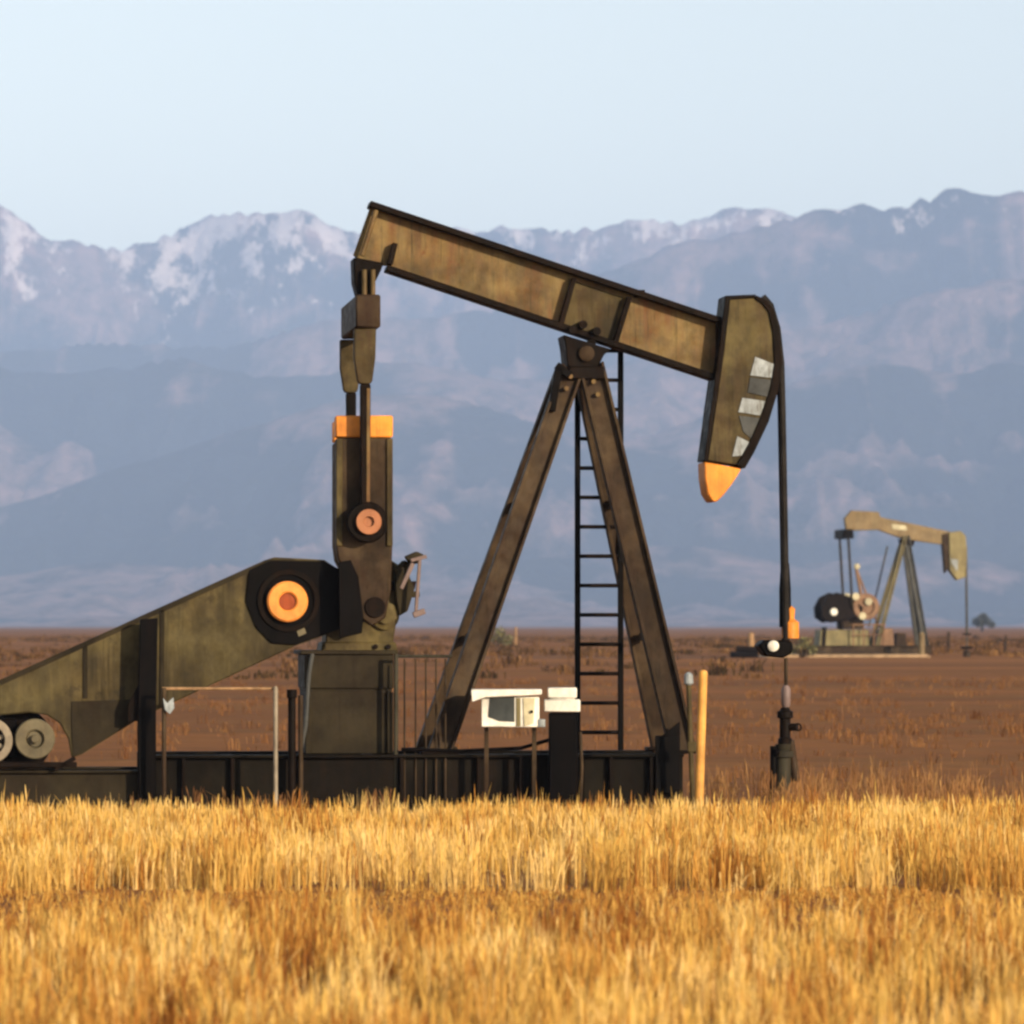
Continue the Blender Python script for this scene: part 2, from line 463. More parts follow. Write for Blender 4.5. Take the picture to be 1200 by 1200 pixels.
# lateral braces between the legs
def lp(top, bot, t, sgn):
    vt = 0.24 + (0.80 - 0.24) * t
    a = p3(*top, -0.24); b = p3(*bot, -0.80)
    return (a[0] + (b[0] - a[0]) * t, sgn * (vt - 0.1), a[2] + (b[2] - a[2]) * t)
for top, bot in (((670, 432), (514, 884)), ((692, 428), (801, 884))):
    for t in (0.35, 0.7):
        m = MB(); m.bar(lp(top, bot, t, -1), lp(top, bot, t, 1), 0.09, 0.09); m.build('cross_brace', 'brown', jack)

for cx, top in ((515, 0), (800, 0)):
    for dx in (-0.17, 0.17):
        x, z = at(cx, 882, -0.8)
        m = MB(); m.vlathe(x + dx, -0.86, [(0.035, zt + 0.041), (0.035, zt + 0.075), (0.018, zt + 0.09)], 8); m.build('anchor_bolt', 'pedestal', jack, 0)
for px, py in ((664, 455), (669, 441), (696, 447), (701, 462)):
    m = MB(); x, z = at(px, py, -0.40); m.disc(x, z, 0.028, -0.385, -0.33, 8); m.build('splice_bolt', 'tan', jack, 0)
m = MB(); zq = zt + 0.06
m.path([(at(470, 880, -0.9)[0], -0.93, zq), (at(540, 880, -0.9)[0], -0.94, zq - 0.02), (at(610, 880, -0.9)[0], -0.93, zq + 0.01), (at(648, 880, -0.9)[0], -0.96, zq + 0.12)], 0.022, 8)
m.build('power_cable', 'black', jack, 0)
m = MB()
m.path([p3(366, 766, -0.7), p3(362, 790, -0.7), p3(358, 850, -0.7), p3(352, 882, -0.72)], 0.025, 8)
m.build('oil_line', 'grey', jack, 0)

# ladder
VL = 0.45
lad = MB()
xa_, _ = at(677, 600, VL); xb_, _ = at(727, 600, VL)
ztop = at(724, 398, VL)[1]; zlo = zt + 0.01
lad.box(xa_ - 0.035, xa_ + 0.03, VL - 0.03, VL + 0.03, zlo, at(724, 430, VL)[1])
lad.box(xb_ - 0.03, xb_ + 0.035, VL - 0.03, VL + 0.03, zlo, ztop)
ldo = lad.build('ladder', 'black', jack)
for k in range(14):
    z = at(700, 411 + 34.4 * k, VL)[1]
    m = MB(); m.tube((xa_ + 0.031, VL, z), (xb_ - 0.031, VL, z), 0.024, 10)
    m.build('rung', 'dark', ldo, 0)

# horse head
HV = 0.27
outer = [(886, 346), (898, 351), (907, 362), (914, 388), (917, 425), (912, 458), (901, 494), (884, 530), (866, 560)]
head_pts = [(852, 348), (886, 346)] + [(x - 6, y + 2) for x, y in outer[1:]] + [(858, 548), (826, 541), (830, 510), (838, 460), (846, 400)]
m = MB()
m.prism(poly([(855, 350), (884, 349), (895, 355), (903, 366), (909, 390), (911, 424), (906, 455), (895, 490), (879, 524), (866, 545), (829, 540), (838, 480), (848, 410)], -HV), -HV, HV)
head = m.build('horse_head', 'olive', jack, 0.012)
m = MB()
inn = [(885, 350), (894, 356), (901, 366), (906, 390), (908, 424), (903, 455), (892, 489), (876, 524), (863, 545)]
m.prism(poly(outer[:-1] + [(873, 549)] + inn[::-1], -HV - 0.03), -HV - 0.03, HV + 0.03)
m.build('face_plate', 'dark', head, 0.006)
m = MB()
m.prism(poly([(850, 347), (856, 349), (849, 410), (839, 480), (830, 540), (825, 540), (833, 478), (843, 408)], -HV - 0.02), -HV - 0.02, HV + 0.02)
m.prism(poly([(850, 346.5), (886, 345), (885, 349), (856, 351)], -HV - 0.02), -HV - 0.02, HV + 0.02)
m.build('shaded_back_plate', 'dark', head, 0.006)  # dark colour paints the shade on the head's left face
m = MB()
m.prism(poly([(825.5, 541), (869, 549.5), (858, 567), (848, 580), (840, 588), (835, 588), (829, 578), (826, 560)], -HV - 0.004), -HV - 0.004, HV + 0.004)
m.build('painted_tip', 'orange', head, 0.015)
for mat_, q in (('chalk', [(885, 418), (908, 427), (905, 443), (879, 440)]), ('grey', [(879, 442), (904, 445), (899, 465), (876, 460)]),
                ('chalk', [(870, 466), (897, 470), (891, 487), (865, 483)]), ('grey', [(866, 487), (890, 490), (880, 514), (871, 506)]),
                ('chalk', [(864, 511), (878, 518), (869, 534), (858, 535)])):
    m = MB(); m.prism(poly(q, -HV - 0.012), -HV - 0.012, -HV - 0.001)
    m.build('painted_band', mat_, head, 0.003, 'chalky white band' if mat_ == 'chalk' else 'dull grey band')
m = MB()
m.box(at(838, 400, 0)[0], at(850, 400, 0)[0], -0.22, 0.22, at(840, 452, 0)[1], at(840, 378, 0)[1])
m.build('head_hinge', 'dark', jack)

# bridle, carrier bar and polished rod
for v in (-0.06, 0.06):
    m = MB()
    q = []
    for x, y in ((893, 348), (902, 358), (910, 385), (914.5, 425), (916, 480), (917.5, 560), (919, 640), (920.5, 752)):
        u, z = at(x, y, 0); q.append((u, v, z))
    m.path(q, 0.04, 10)
    m.build('bridle_cable', 'cable', jack, 0)
m = MB()
m.prism(poly([(889, 756), (896, 750), (926, 750), (930, 756), (928, 766), (918, 771), (898, 769)], -0.2), -0.2, 0.2)
cb = m.build('carrier_bar', 'black', jack, 0.02)
m = MB()
x, z = at(906, 757, -0.22); m.lathe(x, z, [(0.065, -0.198), (0.065, -0.25), (0.04, -0.265)], 20)
m.build('load_cell', 'white', cb, 0)  # white colour stands in for a bright reflection on the load cell
m = MB()
u, z0_ = at(922, 749, 0); u1 = at(926, 712, 0)[0]
m.vlathe(u1, 0, [(0.03, z0_ + 0.002), (0.105, z0_ + 0.01), (0.105, z0_ + 0.2), (0.05, z0_ + 0.24), (0.06, z0_ + 0.36), (0.02, z0_ + 0.39)], 18)
m.build('rod_clamp', 'orange', cb, 0)
m = MB()
m.vlathe(at(920, 720, 0)[0], 0, [(0.07, at(920, 735, 0)[1]), (0.07, at(920, 690, 0)[1]), (0.05, at(920, 660, 0)[1])], 14)
m.build('cable_socket', 'black', cb, 0)
m = MB()
u, zA = at(921, 771, 0); _, zB = at(921, 806, 0)
m.tube((u, 0, zB), (u, 0, zA), 0.022, 12)
m.build('polished_rod', 'brown', jack, 0)

# belt guard, its sheave and post
G0, G1 = -0.66, -0.43
m = MB()
top = [(-70, 833), (0, 797), (60, 771), (165, 722), (312, 656), (322, 653), (380, 656), (398, 668), (398, 736), (376, 746), (346, 757)]
low = [(165, 841), (96, 884), (84, 888), (80, 866), (70, 848), (55, 838), (35, 835), (0, 838), (-70, 840)]
m.prism(poly(top + low, G0), G0, G1)
gd = m.build('belt_guard', 'guard', jack, 0.015)
m = MB()
m.prism(poly([(84, 822), (164, 819), (164, 840), (96, 883), (86, 886), (84, 866)], G0 - 0.014), G0 - 0.014, G0 - 0.002)
m.build('lower_panel', 'pedestal', gd, 0.003, 'darker lower panel')
m = MB()
for a_, b_ in (((0, 797), (312, 656)), ((312, 656), (380, 657))):
    m.bar(p3(a_[0], a_[1] + 3, G0 - 0.008), p3(b_[0], b_[1] + 3, G0 - 0.008), 0.06, 0.02)
for a_, b_ in (((190, 715), (190, 826)), ((100, 756), (100, 818))):
    m.bar(p3(*a_, G0 - 0.008), p3(*b_, G0 - 0.008), 0.05, 0.02)
m.build('guard_trim', 'pedestal', gd, 0.003)
m = MB()
x, z = at(338, 704, G0 - 0.03)
m.prism(poly([(292, 668), (316, 657), (380, 658), (400, 668), (401, 736), (376, 745), (346, 756), (318, 754), (300, 735), (288, 705)], G0 - 0.03), G0 - 0.03, G0 - 0.002)
m.build('sheave_cover', 'black', gd, 0.006)
m = MB(); m.ring(x, z, 0.36, 0.30, G0 - 0.06, G0 - 0.031); m.build('cover_rim', 'dark', gd, 0.004)
m = MB()
x, z = at(337, 705, G0 - 0.12)
m.ring(x, z, 0.235, 0.10, G0 - 0.14, G0 - 0.031, 36)
hub = m.build('sheave_hub', 'hub', gd, 0.02)
m = MB(); m.disc(x, z, 0.099, G0 - 0.10, G0 - 0.031, 20); m.build('shaft_end', 'deep', hub, 0.005)
m = MB()
m.prism(poly([(347, 737), (356, 734), (359, 742), (350, 746)], G0 - 0.04), G0 - 0.045, G0 - 0.034)
m.build('drain_fitting', 'sheave', gd, 0)
m = MB()
x0, _ = at(161, 800, -0.98); x1, _ = at(185, 800, -0.98)
zz0 = 0.0; zz1 = at(172, 724, -0.98)[1]
m.prism([(x0 + 0.02, zz0), (x1 - 0.02, zz0), (x1 - 0.02, at(0, 830, -1.15)[1]), (x1 + 0.0, zz1), (x0 + 0.03, zz1 - 0.02), (x0, at(0, 860, -1.15)[1])], -0.98, -0.86)
m.build('guard_post', 'black', jack, 0.01)
m = MB()
m.prism(poly([(150, 826), (163, 800), (163, 845), (150, 846)], -0.9), -0.9, -0.87)
m.build('post_knee', 'dark', jack, 0.004)

# motor with its two pulleys
m = MB()
xm, zm = at(30, 868, -0.7)
m.tube((xm - 0.05, -0.40, zm), (xm - 0.05, 0.6, zm), 0.34, 28)
for k in range(9):
    m.ring(xm - 0.05, zm, 0.36, 0.335, -0.35 + k * 0.11, -0.35 + k * 0.11 + 0.03, 28)
m.box(xm - 0.32, xm + 0.22, -0.4, 0.4, za + 0.003, zm - 0.25)
mot = m.build('motor', 'dark', jack, 0)
m = MB()
x, z = at(41, 866, -0.70)
m.ring(x, z, 0.23, 0.10, -0.70, -0.46, 36)
m.disc(x, z, 0.101, -0.65, -0.42, 20); m.disc(x, z, 0.05, -0.73, -0.65, 14)
m.build('motor_pulley', 'sheave', jack, 0.012)
m = MB()
x, z = at(-12, 868, -0.95)
m.ring(x, z, 0.26, 0.17, -0.95, -0.8, 36); m.disc(x, z, 0.06, -0.97, -0.6, 14)
for k in range(4):
    t = k * math.pi / 4 + 0.3
    m.bar((x - 0.17 * math.cos(t), -0.87, z - 0.17 * math.sin(t)), (x + 0.17 * math.cos(t), -0.87, z + 0.17 * math.sin(t)), 0.05, 0.04)
m.build('flywheel', 'galv', jack, 0.008)
m = MB()
m.prism(poly([(-70, 842), (20, 842), (20, 888), (-70, 888)], -0.5), -0.5, 0.5)
m.build('engine_block', 'black', jack, 0.02)
m = MB()
m.bar(p3(-60, 896, -0.9), p3(90, 896, -0.9), 0.06, 0.1)
m.bar(p3(88, 888, -0.9), p3(64, 902, -0.9), 0.05, 0.1)
m.build('slide_rail', 'dark', jack)

# ------------------------------------------------------------------ things around the big unit
W = Frame(0, 0, 0, 0.0)
def thing_at(name, px, v, label, cat, group=None, z0=0.0):
    x = (px - 600) / FOC * (DIST + v)
    o = empty(name, (x, v, z0)); tag(o, label, cat, group)
    return o, Frame(x, v, z0, 0.0)

# crank guard railing, left piece and right piece
def railing(name, px0, px1, pyt, v, posts, label, mat, rails, group='guard railings around the crank'):
    t, f = thing_at(name, (px0 + px1) / 2, v, label, 'railing', group)
    for px in posts:
        u, zt_ = f.at(px, pyt, 0)
        m = MB(); m.vlathe(u, 0, [(0.026, 0.0), (0.026, zt_), (0.012, zt_ + 0.02)], 12)
        m.build('post', mat, t, 0)
    for py in rails:
        a, b = f.p3(px0, py, 0.04), f.p3(px1, py, 0.04)
        m = MB(); m.tube(a, b, 0.018, 10); m.build('rail', 'post' if mat == 'galv' else mat, t, 0)
    return t, f
t, f = railing('guard_railing', 190, 323, 806, -1.75, (323,), 'thin pale guard railing in front of the skid, left of the pedestal', 'galv', (807,))
m = MB(); u, z = f.at(192, 806, 0); m.vlathe(u, 0.02, [(0.026, 0.0), (0.026, z)], 12); m.build('post', 'brown', t, 0)
m = MB(); u, z = f.at(197, 824, -0.05); m.prism(f.poly([(191, 818), (196, 824), (203, 817), (204, 830), (199, 837), (193, 832)], -0.05), -0.05, 0.0)
m.build('reflector', 'chalk', t, 0.004)
t, f = railing('guard_railing', 463, 530, 768, -1.0, (464,), 'brown picket guard railing between the gearbox pedestal and the rear post leg', 'casing', (769,))
for px in (474, 487, 499, 511, 522):
    u, zt_ = f.at(px, 772, 0)
    m = MB(); m.vlathe(u, 0, [(0.011, 0.0), (0.011, zt_)], 8); m.build('picket', 'brown', t, 0)
t, f = thing_at('pipe_riser', 342, -1.3, 'dark vertical pipe riser beside the gearbox pedestal', 'pipe')
m = MB(); u, z = f.at(342, 808, 0); m.vlathe(u, 0, [(0.045, 0), (0.045, z - 0.1), (0.06, z - 0.09), (0.06, z)], 14); m.build('riser', 'dark', t, 0)
m = MB(); u, z = f.at(352, 815, 0); m.vlathe(u, 0.05, [(0.03, 0), (0.03, z)], 12); m.build('conduit', 'brown', t, 0)

# control cabinet on legs
t, f = thing_at('control_cabinet', 596, -1.45, 'white control cabinet with dark grey panel under the pumpjack beam', 'control box')
m = MB(); m.prism(f.poly([(564, 817), (632, 817), (632, 852), (564, 852)], 0), 0.0, 0.35); cab = m.build('housing', 'white', t, 0.01)
m = MB(); m.prism(f.poly([(552, 808), (635, 808), (635, 814), (570, 817), (553, 823)], -0.08), -0.08, 0.42); m.build('sloped_lid', 'white', t, 0.008)
m = MB(); m.prism(f.poly([(574, 818), (603, 816), (603, 846), (585, 845), (572, 840)], -0.012), -0.012, -0.001); m.build('grey_panel', 'screen', t, 0.003)
m = MB(); m.prism(f.poly([(605, 818), (610, 818), (610, 851), (605, 851)], -0.012), -0.012, -0.001); m.build('side_strip', 'farolive', t, 0.003)
m = MB(); m.prism(f.poly([(613, 818), (627, 818), (625, 848), (614, 851)], -0.016), -0.016, -0.001); dr = m.build('cabinet_door', 'cream', t, 0.003)
m = MB(); x, z = f.at(625, 834, 0); m.disc(x - 0.02, z, 0.018, -0.04, -0.017, 10); m.build('latch', 'dark', dr, 0)
for px in (570, 626):
    m = MB(); u, z = f.at(px, 852.4, 0.17); m.box(u - 0.025, u + 0.025, 0.15, 0.2, 0.0, z); m.build('leg', 'brown', t, 0.003)
m = MB(); u, z = f.at(634, 848, 0.0); m.vlathe(u, 0.03, [(0.05, z - 0.04), (0.05, z + 0.05)], 12); m.build('junction_box', 'chalk', t, 0.004)

# white-capped black pedestal
t, f = thing_at('meter_pedestal', 660, -1.35, 'black upright pedestal topped by a white two-tier cap, beside the ladder', 'pedestal')
u0, _ = f.at(643, 850, 0); u1, zc = f.at(677, 835, 0)
m = MB(); m.box(u0, u1, 0, 0.34, 0.0, zc - 0.002); m.box(u0 - 0.03, u1 + 0.03, -0.03, 0.37, 0.0, 0.05); m.build('column', 'black', t, 0.02)
m = MB()
a_, b_ = f.at(638, 834, -0.05), f.at(680, 820, -0.05); m.box(a_[0], b_[0], -0.05, 0.39, a_[1], b_[1])
a2, b2 = f.at(642, 818, -0.02), f.at(676, 806, -0.02); m.box(a2[0], b2[0], -0.02, 0.36, b_[1] + 0.02, b2[1])
m.box(a2[0] + 0.02, b2[0] - 0.02, 0.0, 0.34, b_[1] + 0.001, b_[1] + 0.019)
m.build('cap', 'white', t, 0.02)
m = MB(); m.path([(u1 + 0.03, 0.1, 0.02), (u1 + 0.05, 0.1, 0.5), (u1 + 0.03, 0.1, 0.9)], 0.02, 8); m.build('conduit', 'brown', t, 0)

# orange bollard and thin marker post
t, f = thing_at('bollard', 822, -2.4, 'slim orange bollard between the pumpjack and the wellhead', 'bollard')
m = MB(); u, z = f.at(824, 785, 0); u -= 0.02
m.tube((u - 0.03, 0, 0.0), (u + 0.02, 0, z - 0.04), 0.05, 18); m.vlathe(u + 0.02, 0, [(0.05, z - 0.041), (0.044, z - 0.015), (0.02, z)], 18)
m.build('bollard_pipe', 'yellow', t, 0)
m = MB(); m.vlathe(u - 0.03, 0, [(0.12, 0.0), (0.12, 0.05), (0.055, 0.08)], 18); m.build('footing', 'brown', t, 0)
t, f = thing_at('marker_post', 809, -1.2, 'thin olive marker post with a small white head, left of the orange bollard', 'marker post')
m = MB(); u, z = f.at(807, 803, 0); m.tube((u + 0.05, 0, 0.0), (u, 0, z), 0.03, 10); m.build('stake', 'olive', t, 0)
m = MB(); m.vlathe(u, 0, [(0.03, z), (0.055, z + 0.02), (0.05, z + 0.12), (0.02, z + 0.15)], 12); m.build('marker_head', 'chalk', t, 0)
m = MB(); u2, z2 = f.at(811, 875, 0); m.box(u2 - 0.05, u2 + 0.05, -0.04, 0.04, z2 - 0.06, z2 + 0.06); m.build('lower_clip', 'olive', t, 0.006)

# wellhead
wx = at(921, 800, 0)[0] * F.c; wy = at(921, 800, 0)[0] * F.s
t = empty('wellhead', (wx, wy, 0)); tag(t, 'dark wellhead stack of valves rising from the grass under the hanging cable', 'wellhead')
f = Frame(wx, wy, 0, 0.0)
Z = lambda py: f.at(920, py, 0)[1]
m = MB(); m.vlathe(-0.03, 0, [(0.13, 0.0), (0.13, 0.06), (0.09, 0.07), (0.09, Z(888)), (0.125, Z(887)), (0.125, Z(880)), (0.08, Z(879)), (0.10, Z(872))], 24); m.build('casing_head', 'casing', t, 0.004)
m = MB(); m.vlathe(-0.01, 0, [(0.085, Z(872) + 0.001), (0.085, Z(866)), (0.065, Z(864)), (0.065, Z(842)), (0.095, Z(841)), (0.095, Z(834)), (0.06, Z(832)), (0.05, Z(829))], 20); m.build('tubing_tee', 'dark', t, 0.004)
m = MB(); m.vlathe(0.0, 0, [(0.035, Z(829) + 0.001), (0.055, Z(826)), (0.055, Z(808)), (0.035, Z(804)), (0.025, Z(803))], 18); m.build('stuffing_box', 'pale', t, 0)
m = MB(); m.tube((-0.03, 0, Z(882)), (-0.15, -0.12, Z(882)), 0.045, 14); m.tube((-0.15, -0.06, Z(874)), (-0.15, -0.06, Z(905)), 0.04, 14)
m.tube((-0.15, -0.06, Z(905)), (-0.17, -0.06, 0.02), 0.035, 12); m.build('flow_line', 'black', t, 0.003)
m = MB(); m.tube((0.0, 0, Z(852)), (0.13, -0.05, Z(852)), 0.045, 14); m.ring(0.135, Z(852), 0.05, 0.03, -0.075, -0.045, 16); m.build('valve', 'dark', t, 0)
m = MB(); m.tube((0.05, 0.0, Z(868)), (0.12, 0.02, Z(915)), 0.05, 12); m.build('side_valve', 'brown', t, 0.003)
m = MB(); m.vlathe(-0.05, -0.12, [(0.2, 0.0), (0.2, 0.05), (0.16, 0.07)], 20); m.build('cellar_ring', 'brown', t, 0)

# ------------------------------------------------------------------ the far pumping unit
FY = 216.0; FZ = 0.42
fx = (1030 - 600) / FOC * (DIST + FY)
G = Frame(fx, FY, FZ, R(7))
far = empty('pumpjack', (fx, FY, FZ), G.theta)
tag(far, 'small distant tan pumpjack on a pale pad to the right of the wellhead cable', 'pumpjack', 'pumpjacks on the plain')
ga, gp3, gpoly = G.at, G.p3, G.poly
def gfix(o): return o
m = MB(); zt2 = ga(1040, 758, -1.0)[1]
for v in (-1, 1):
    m.ibeam((ga(955, 760, -1)[0], v, (zt2 + 0.05) / 2 + 0.1), (ga(1092, 760, -1)[0], v, (zt2 + 0.05) / 2 + 0.1), max(0.3, zt2 - 0.1), 0.3, 0.05, 0.05)
m.build('skid_base', 'brown', far)
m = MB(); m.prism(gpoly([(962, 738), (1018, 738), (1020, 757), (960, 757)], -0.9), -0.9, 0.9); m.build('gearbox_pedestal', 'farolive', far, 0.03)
m = MB(); m.prism(gpoly([(985, 715), (1002, 708), (1012, 716), (1012, 737), (985, 737)], -0.6), -0.6, 0.6); m.build('gearbox', 'brown', far, 0.03)
for sgn in (-1, 1):
    for top, bot, w in (((1061, 628), (1028, 757), 0.2), ((1062, 628), (1085, 758), 0.33)):
        a = gp3(*top, -0.3); b = gp3(*bot, -1.0)
        m = MB(); m.ibeam((a[0], sgn * 0.3, a[2]), (b[0], sgn * 1.0, b[2]), w, 0.28, 0.05, 0.06); m.build('samson_leg', 'grey' if w > 0.3 else 'farolive', far)
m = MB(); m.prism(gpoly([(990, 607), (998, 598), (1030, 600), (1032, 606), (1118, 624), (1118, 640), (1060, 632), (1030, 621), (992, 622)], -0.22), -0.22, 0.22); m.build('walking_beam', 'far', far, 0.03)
m = MB(); m.prism(gpoly([(1045, 614), (1062, 616), (1063, 622), (1046, 620)], -0.24), -0.245, -0.222); m.build('beam_plate', 'cream', far)
m = MB(); m.prism(gpoly([(1055, 632), (1072, 633), (1070, 640), (1057, 638)], -0.3), -0.4, 0.4); m.build('saddle_bearing', 'dark', far)
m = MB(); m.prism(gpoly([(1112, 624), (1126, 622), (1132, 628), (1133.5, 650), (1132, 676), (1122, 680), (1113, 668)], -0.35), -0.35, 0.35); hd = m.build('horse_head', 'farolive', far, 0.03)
m = MB(); m.prism(gpoly([(1104, 626), (1111.5, 624), (1111.5, 664), (1108, 672)], -0.3), -0.3, 0.3); m.build('shaded_back_plate', 'brown', hd, 0.02)  # browner piece paints the shaded left side of the far head
m = MB(); m.prism(gpoly([(1114, 655), (1123, 656), (1122, 670), (1115, 660)], -0.37), -0.37, -0.352); m.build('painted_band', 'chalk', hd)
m = MB(); m.prism(gpoly([(988, 620), (1000, 620), (1001, 631), (988, 631)], -1.3), -1.3, 1.3); m.build('equalizer', 'black', far, 0.05)
for sgn in (-1, 1):
    a, b = gp3(994, 630, -1.25), gp3(999, 712, -1.25)
    m = MB(); m.bar((a[0], sgn * 1.25, a[2]), (b[0], sgn * 1.25, b[2]), 0.12, 0.12); m.build('pitman_arm', 'pedestal', far)
    m = MB()
    v = -1.05; pts = gpoly([(962, 712), (968, 700), (980, 694), (998, 700), (1012, 712), (1008, 722), (990, 727), (972, 730), (963, 724)], v)
    m.prism(pts, sgn * 1.05 - 0.12, sgn * 1.05 + 0.12); cr = m.build('crank', 'dark', far, 0.04)
    m = MB(); x, z = ga(977, 717, -1.2); m.disc(x, z, 0.2, *sorted((sgn * 1.172, sgn * 1.3)), 24); m.build('hub', 'white', cr, 0.03)
    m = MB(); x, z = ga(1015, 711, -1.2); m.ring(x, z, 0.72, 0.42, sgn * 1.05 - 0.2, sgn * 1.05 + 0.2, 30); m.disc(x, z, 0.421, sgn * 1.05 - 0.1, sgn * 1.05 + 0.1, 24)
    cw = m.build('counterweight', 'rusty', cr, 0.04)
    for px, py in ((1018, 705), (1011, 722), (1003, 699)):
        m = MB(); x, z = ga(px, py, -1.3); m.disc(x, z, 0.2, *sorted((sgn * 1.252, sgn * 1.31)), 12)
        m.build('weight_bolt', 'cream', cw, 0.01)
for v in (-0.15, 0.15):
    m = MB(); a, b = gp3(1132, 640, 0), gp3(1133, 742, 0); m.tube((a[0], v, a[2]), (b[0], v, b[2]), 0.035, 8); m.build('bridle_cable', 'grey', far, 0)
m = MB(); u, z = ga(1133, 742, 0); m.box(u - 0.2, u + 0.2, -0.25, 0.25, z - 0.1, z); m.build('carrier_bar', 'dark', far)
m = MB(); m.tube((u, 0, z - 0.9), (u, 0, z - 0.1), 0.04, 8); m.build('polished_rod', 'grey', far, 0)
m = MB(); m.tube(gp3(966, 735, -0.8), gp3(964, 766, -0.8), 0.16, 10); m.tube(gp3(985, 728, -0.8), gp3(986, 738, -0.8), 0.14, 10); m.build('belt_guard', 'dark', far, 0)

t = empty('wellhead', (fx + u * G.c, FY + u * G.s, FZ)); tag(t, 'tiny rusty wellhead under the distant pumpjack head', 'wellhead')
zt3 = z - 0.9
m = MB(); m.vlathe(0, 0, [(0.2, 0.0), (0.2, 0.3), (0.12, 0.35), (0.12, zt3 - 0.2), (0.07, zt3)], 14); m.build('casing', 'brown', t, 0)
m = MB(); m.tube((-0.3, 0, 0.5), (0.3, 0, 0.5), 0.08, 10); m.build('valve', 'dark', t, 0)

def ground_at(px, py, y):            # a world point on the far plain
    return ((px - 600) / FOC * (DIST + y), y, 0.42)
pad = MB(); xa, xb = ground_at(888, 770, FY)[0], ground_at(1088, 770, FY)[0]
pad.prism([(xa, -0.1), (xb, -0.1), (xb - 0.4, 0.16), (xa + 0.5, 0.16)], FY - 4, FY + 6)
po = pad.build('gravel_pad', 'concrete', None, 0.05); po.location.z = FZ
tag(po, 'pale raised gravel pad under the distant pumpjack', 'pad', kind='structure')

m = MB(); m.tube(gp3(1003, 665, -0.5), gp3(1012, 712, -0.5), 0.09, 8); m.tube(gp3(1003, 665, -0.5), gp3(1030, 735, -0.5), 0.06, 8); m.build('tail_strut', 'rusty', far, 0)
m = MB(); m.lathe(*ga(1004, 664, -0.6), [(0.16, -0.55), (0.16, -0.75), (0.08, -0.8)], 16); m.build('pin_cap', 'cream', far, 0)
m = MB(); m.tube(gp3(1040, 640, 0.3), gp3(1018, 735, 0.6), 0.05, 8); m.build('ladder_rail', 'grey', far, 0)
m = MB(); m.prism(gpoly([(1030, 738), (1046, 736), (1048, 757), (1028, 757)], -0.4), -0.4, 0.6); m.build('motor_housing', 'rusty', far, 0.04)
m = MB(); m.prism(gpoly([(1050, 742), (1062, 742), (1062, 757), (1050, 757)], -0.2), -0.2, 0.5); m.build('control_box', 'brown', far, 0.03)
m = MB()
for px in (1000, 1012, 1024, 1036): m.tube(gp3(px, 757, -1.2), gp3(px, 731, -1.2), 0.04, 6)
m.tube(gp3(998, 732, -1.2), gp3(1038, 732, -1.2), 0.04, 6); m.tube(gp3(998, 744, -1.2), gp3(1038, 744, -1.2), 0.03, 6)
m.build('crank_guard', 'rusty', far, 0)
tr = MB(); tr.box(-60, (889 - 600) / FOC * (DIST + FY) - 0.5, FY - 7, FY - 1, -0.1, 0.006)
tro = tr.build('dirt_track', 'tracksoil', None, 0); tro.location.z = FZ
tag(tro, 'darker dirt track crossing the plain to the distant pad', 'track', kind='structure')
posts = [(1080, 752, 11, 'far', 'stubby tan bollard by the foot of the distant pumpjack'), (880, 754, 9, 'post', 'small tan bollard left of the wellhead cable on the pad edge')]
for px, _, hpx, mt, lab in posts:
    t = empty('bollard', ((px - 600) / FOC * (DIST + FY - 3), FY - 3, FZ)); tag(t, lab, 'bollard', 'far bollards')
    h = 1.25
    m = MB(); m.vlathe(0, 0, [(0.17, -0.05), (0.17, h), (0.1, h + 0.08)], 12); m.build('bollard_pipe', mt, t, 0)
    m = MB(); m.vlathe(0, 0, [(0.28, -0.05), (0.28, 0.12), (0.175, 0.16)], 12); m.build('footing', 'brown', t, 0)
# dark pipe lying at the pad's left edge
t = empty('pipe_bundle', ((876 - 600) / FOC * (DIST + FY - 6), FY - 6, FZ)); tag(t, 'low dark pipes lying beside the left edge of the pale pad', 'pipes')
for k, (dx, dz) in enumerate(((0, 0.16), (0.1, 0.45), (-0.2, 0.16))):
    m = MB(); m.tube((-0.7 + dx, k * 0.33 - 0.3, dz), (0.55 + dx, k * 0.33 - 0.3, dz), 0.16, 12); m.build('pipe', 'dark', t, 0.01)


# ------------------------------------------------------------------ numpy noise
def vnoise(x, y, seed):
    xi = np.floor(x).astype(np.int64); yi = np.floor(y).astype(np.int64)
    xf = x - xi; yf = y - yi
    def h(i, j):
        n = (i * 374761393 + j * 668265263 + seed * 144665) & 0x7fffffff
        n = ((n ^ (n >> 13)) * 1274126177) & 0x7fffffff
        return ((n ^ (n >> 16)) & 0xffff) / 65535.0
    u = xf * xf * (3 - 2 * xf); v = yf * yf * (3 - 2 * yf)
    return (h(xi, yi) * (1 - u) + h(xi + 1, yi) * u) * (1 - v) + (h(xi, yi + 1) * (1 - u) + h(xi + 1, yi + 1) * u) * v

def fbm(x, y, seed, octv=5, gain=0.5):
    s = 0; a = 1; t = 0
    for o in range(octv):
        s = s + a * vnoise(x * 2 ** o + 17.3 * o, y * 2 ** o - 9.1 * o, seed + o); t += a; a *= gain
    return s / t

def ridged(x, y, seed, octv=6, gain=0.55):
    s = 0; a = 1; t = 0
    for o in range(octv):
        n = 1 - np.abs(2 * vnoise(x * 2 ** o + 31.7 * o, y * 2 ** o + 5.3 * o, seed + o) - 1)
        s = s + a * n * n; t += a; a *= gain
    return s / t

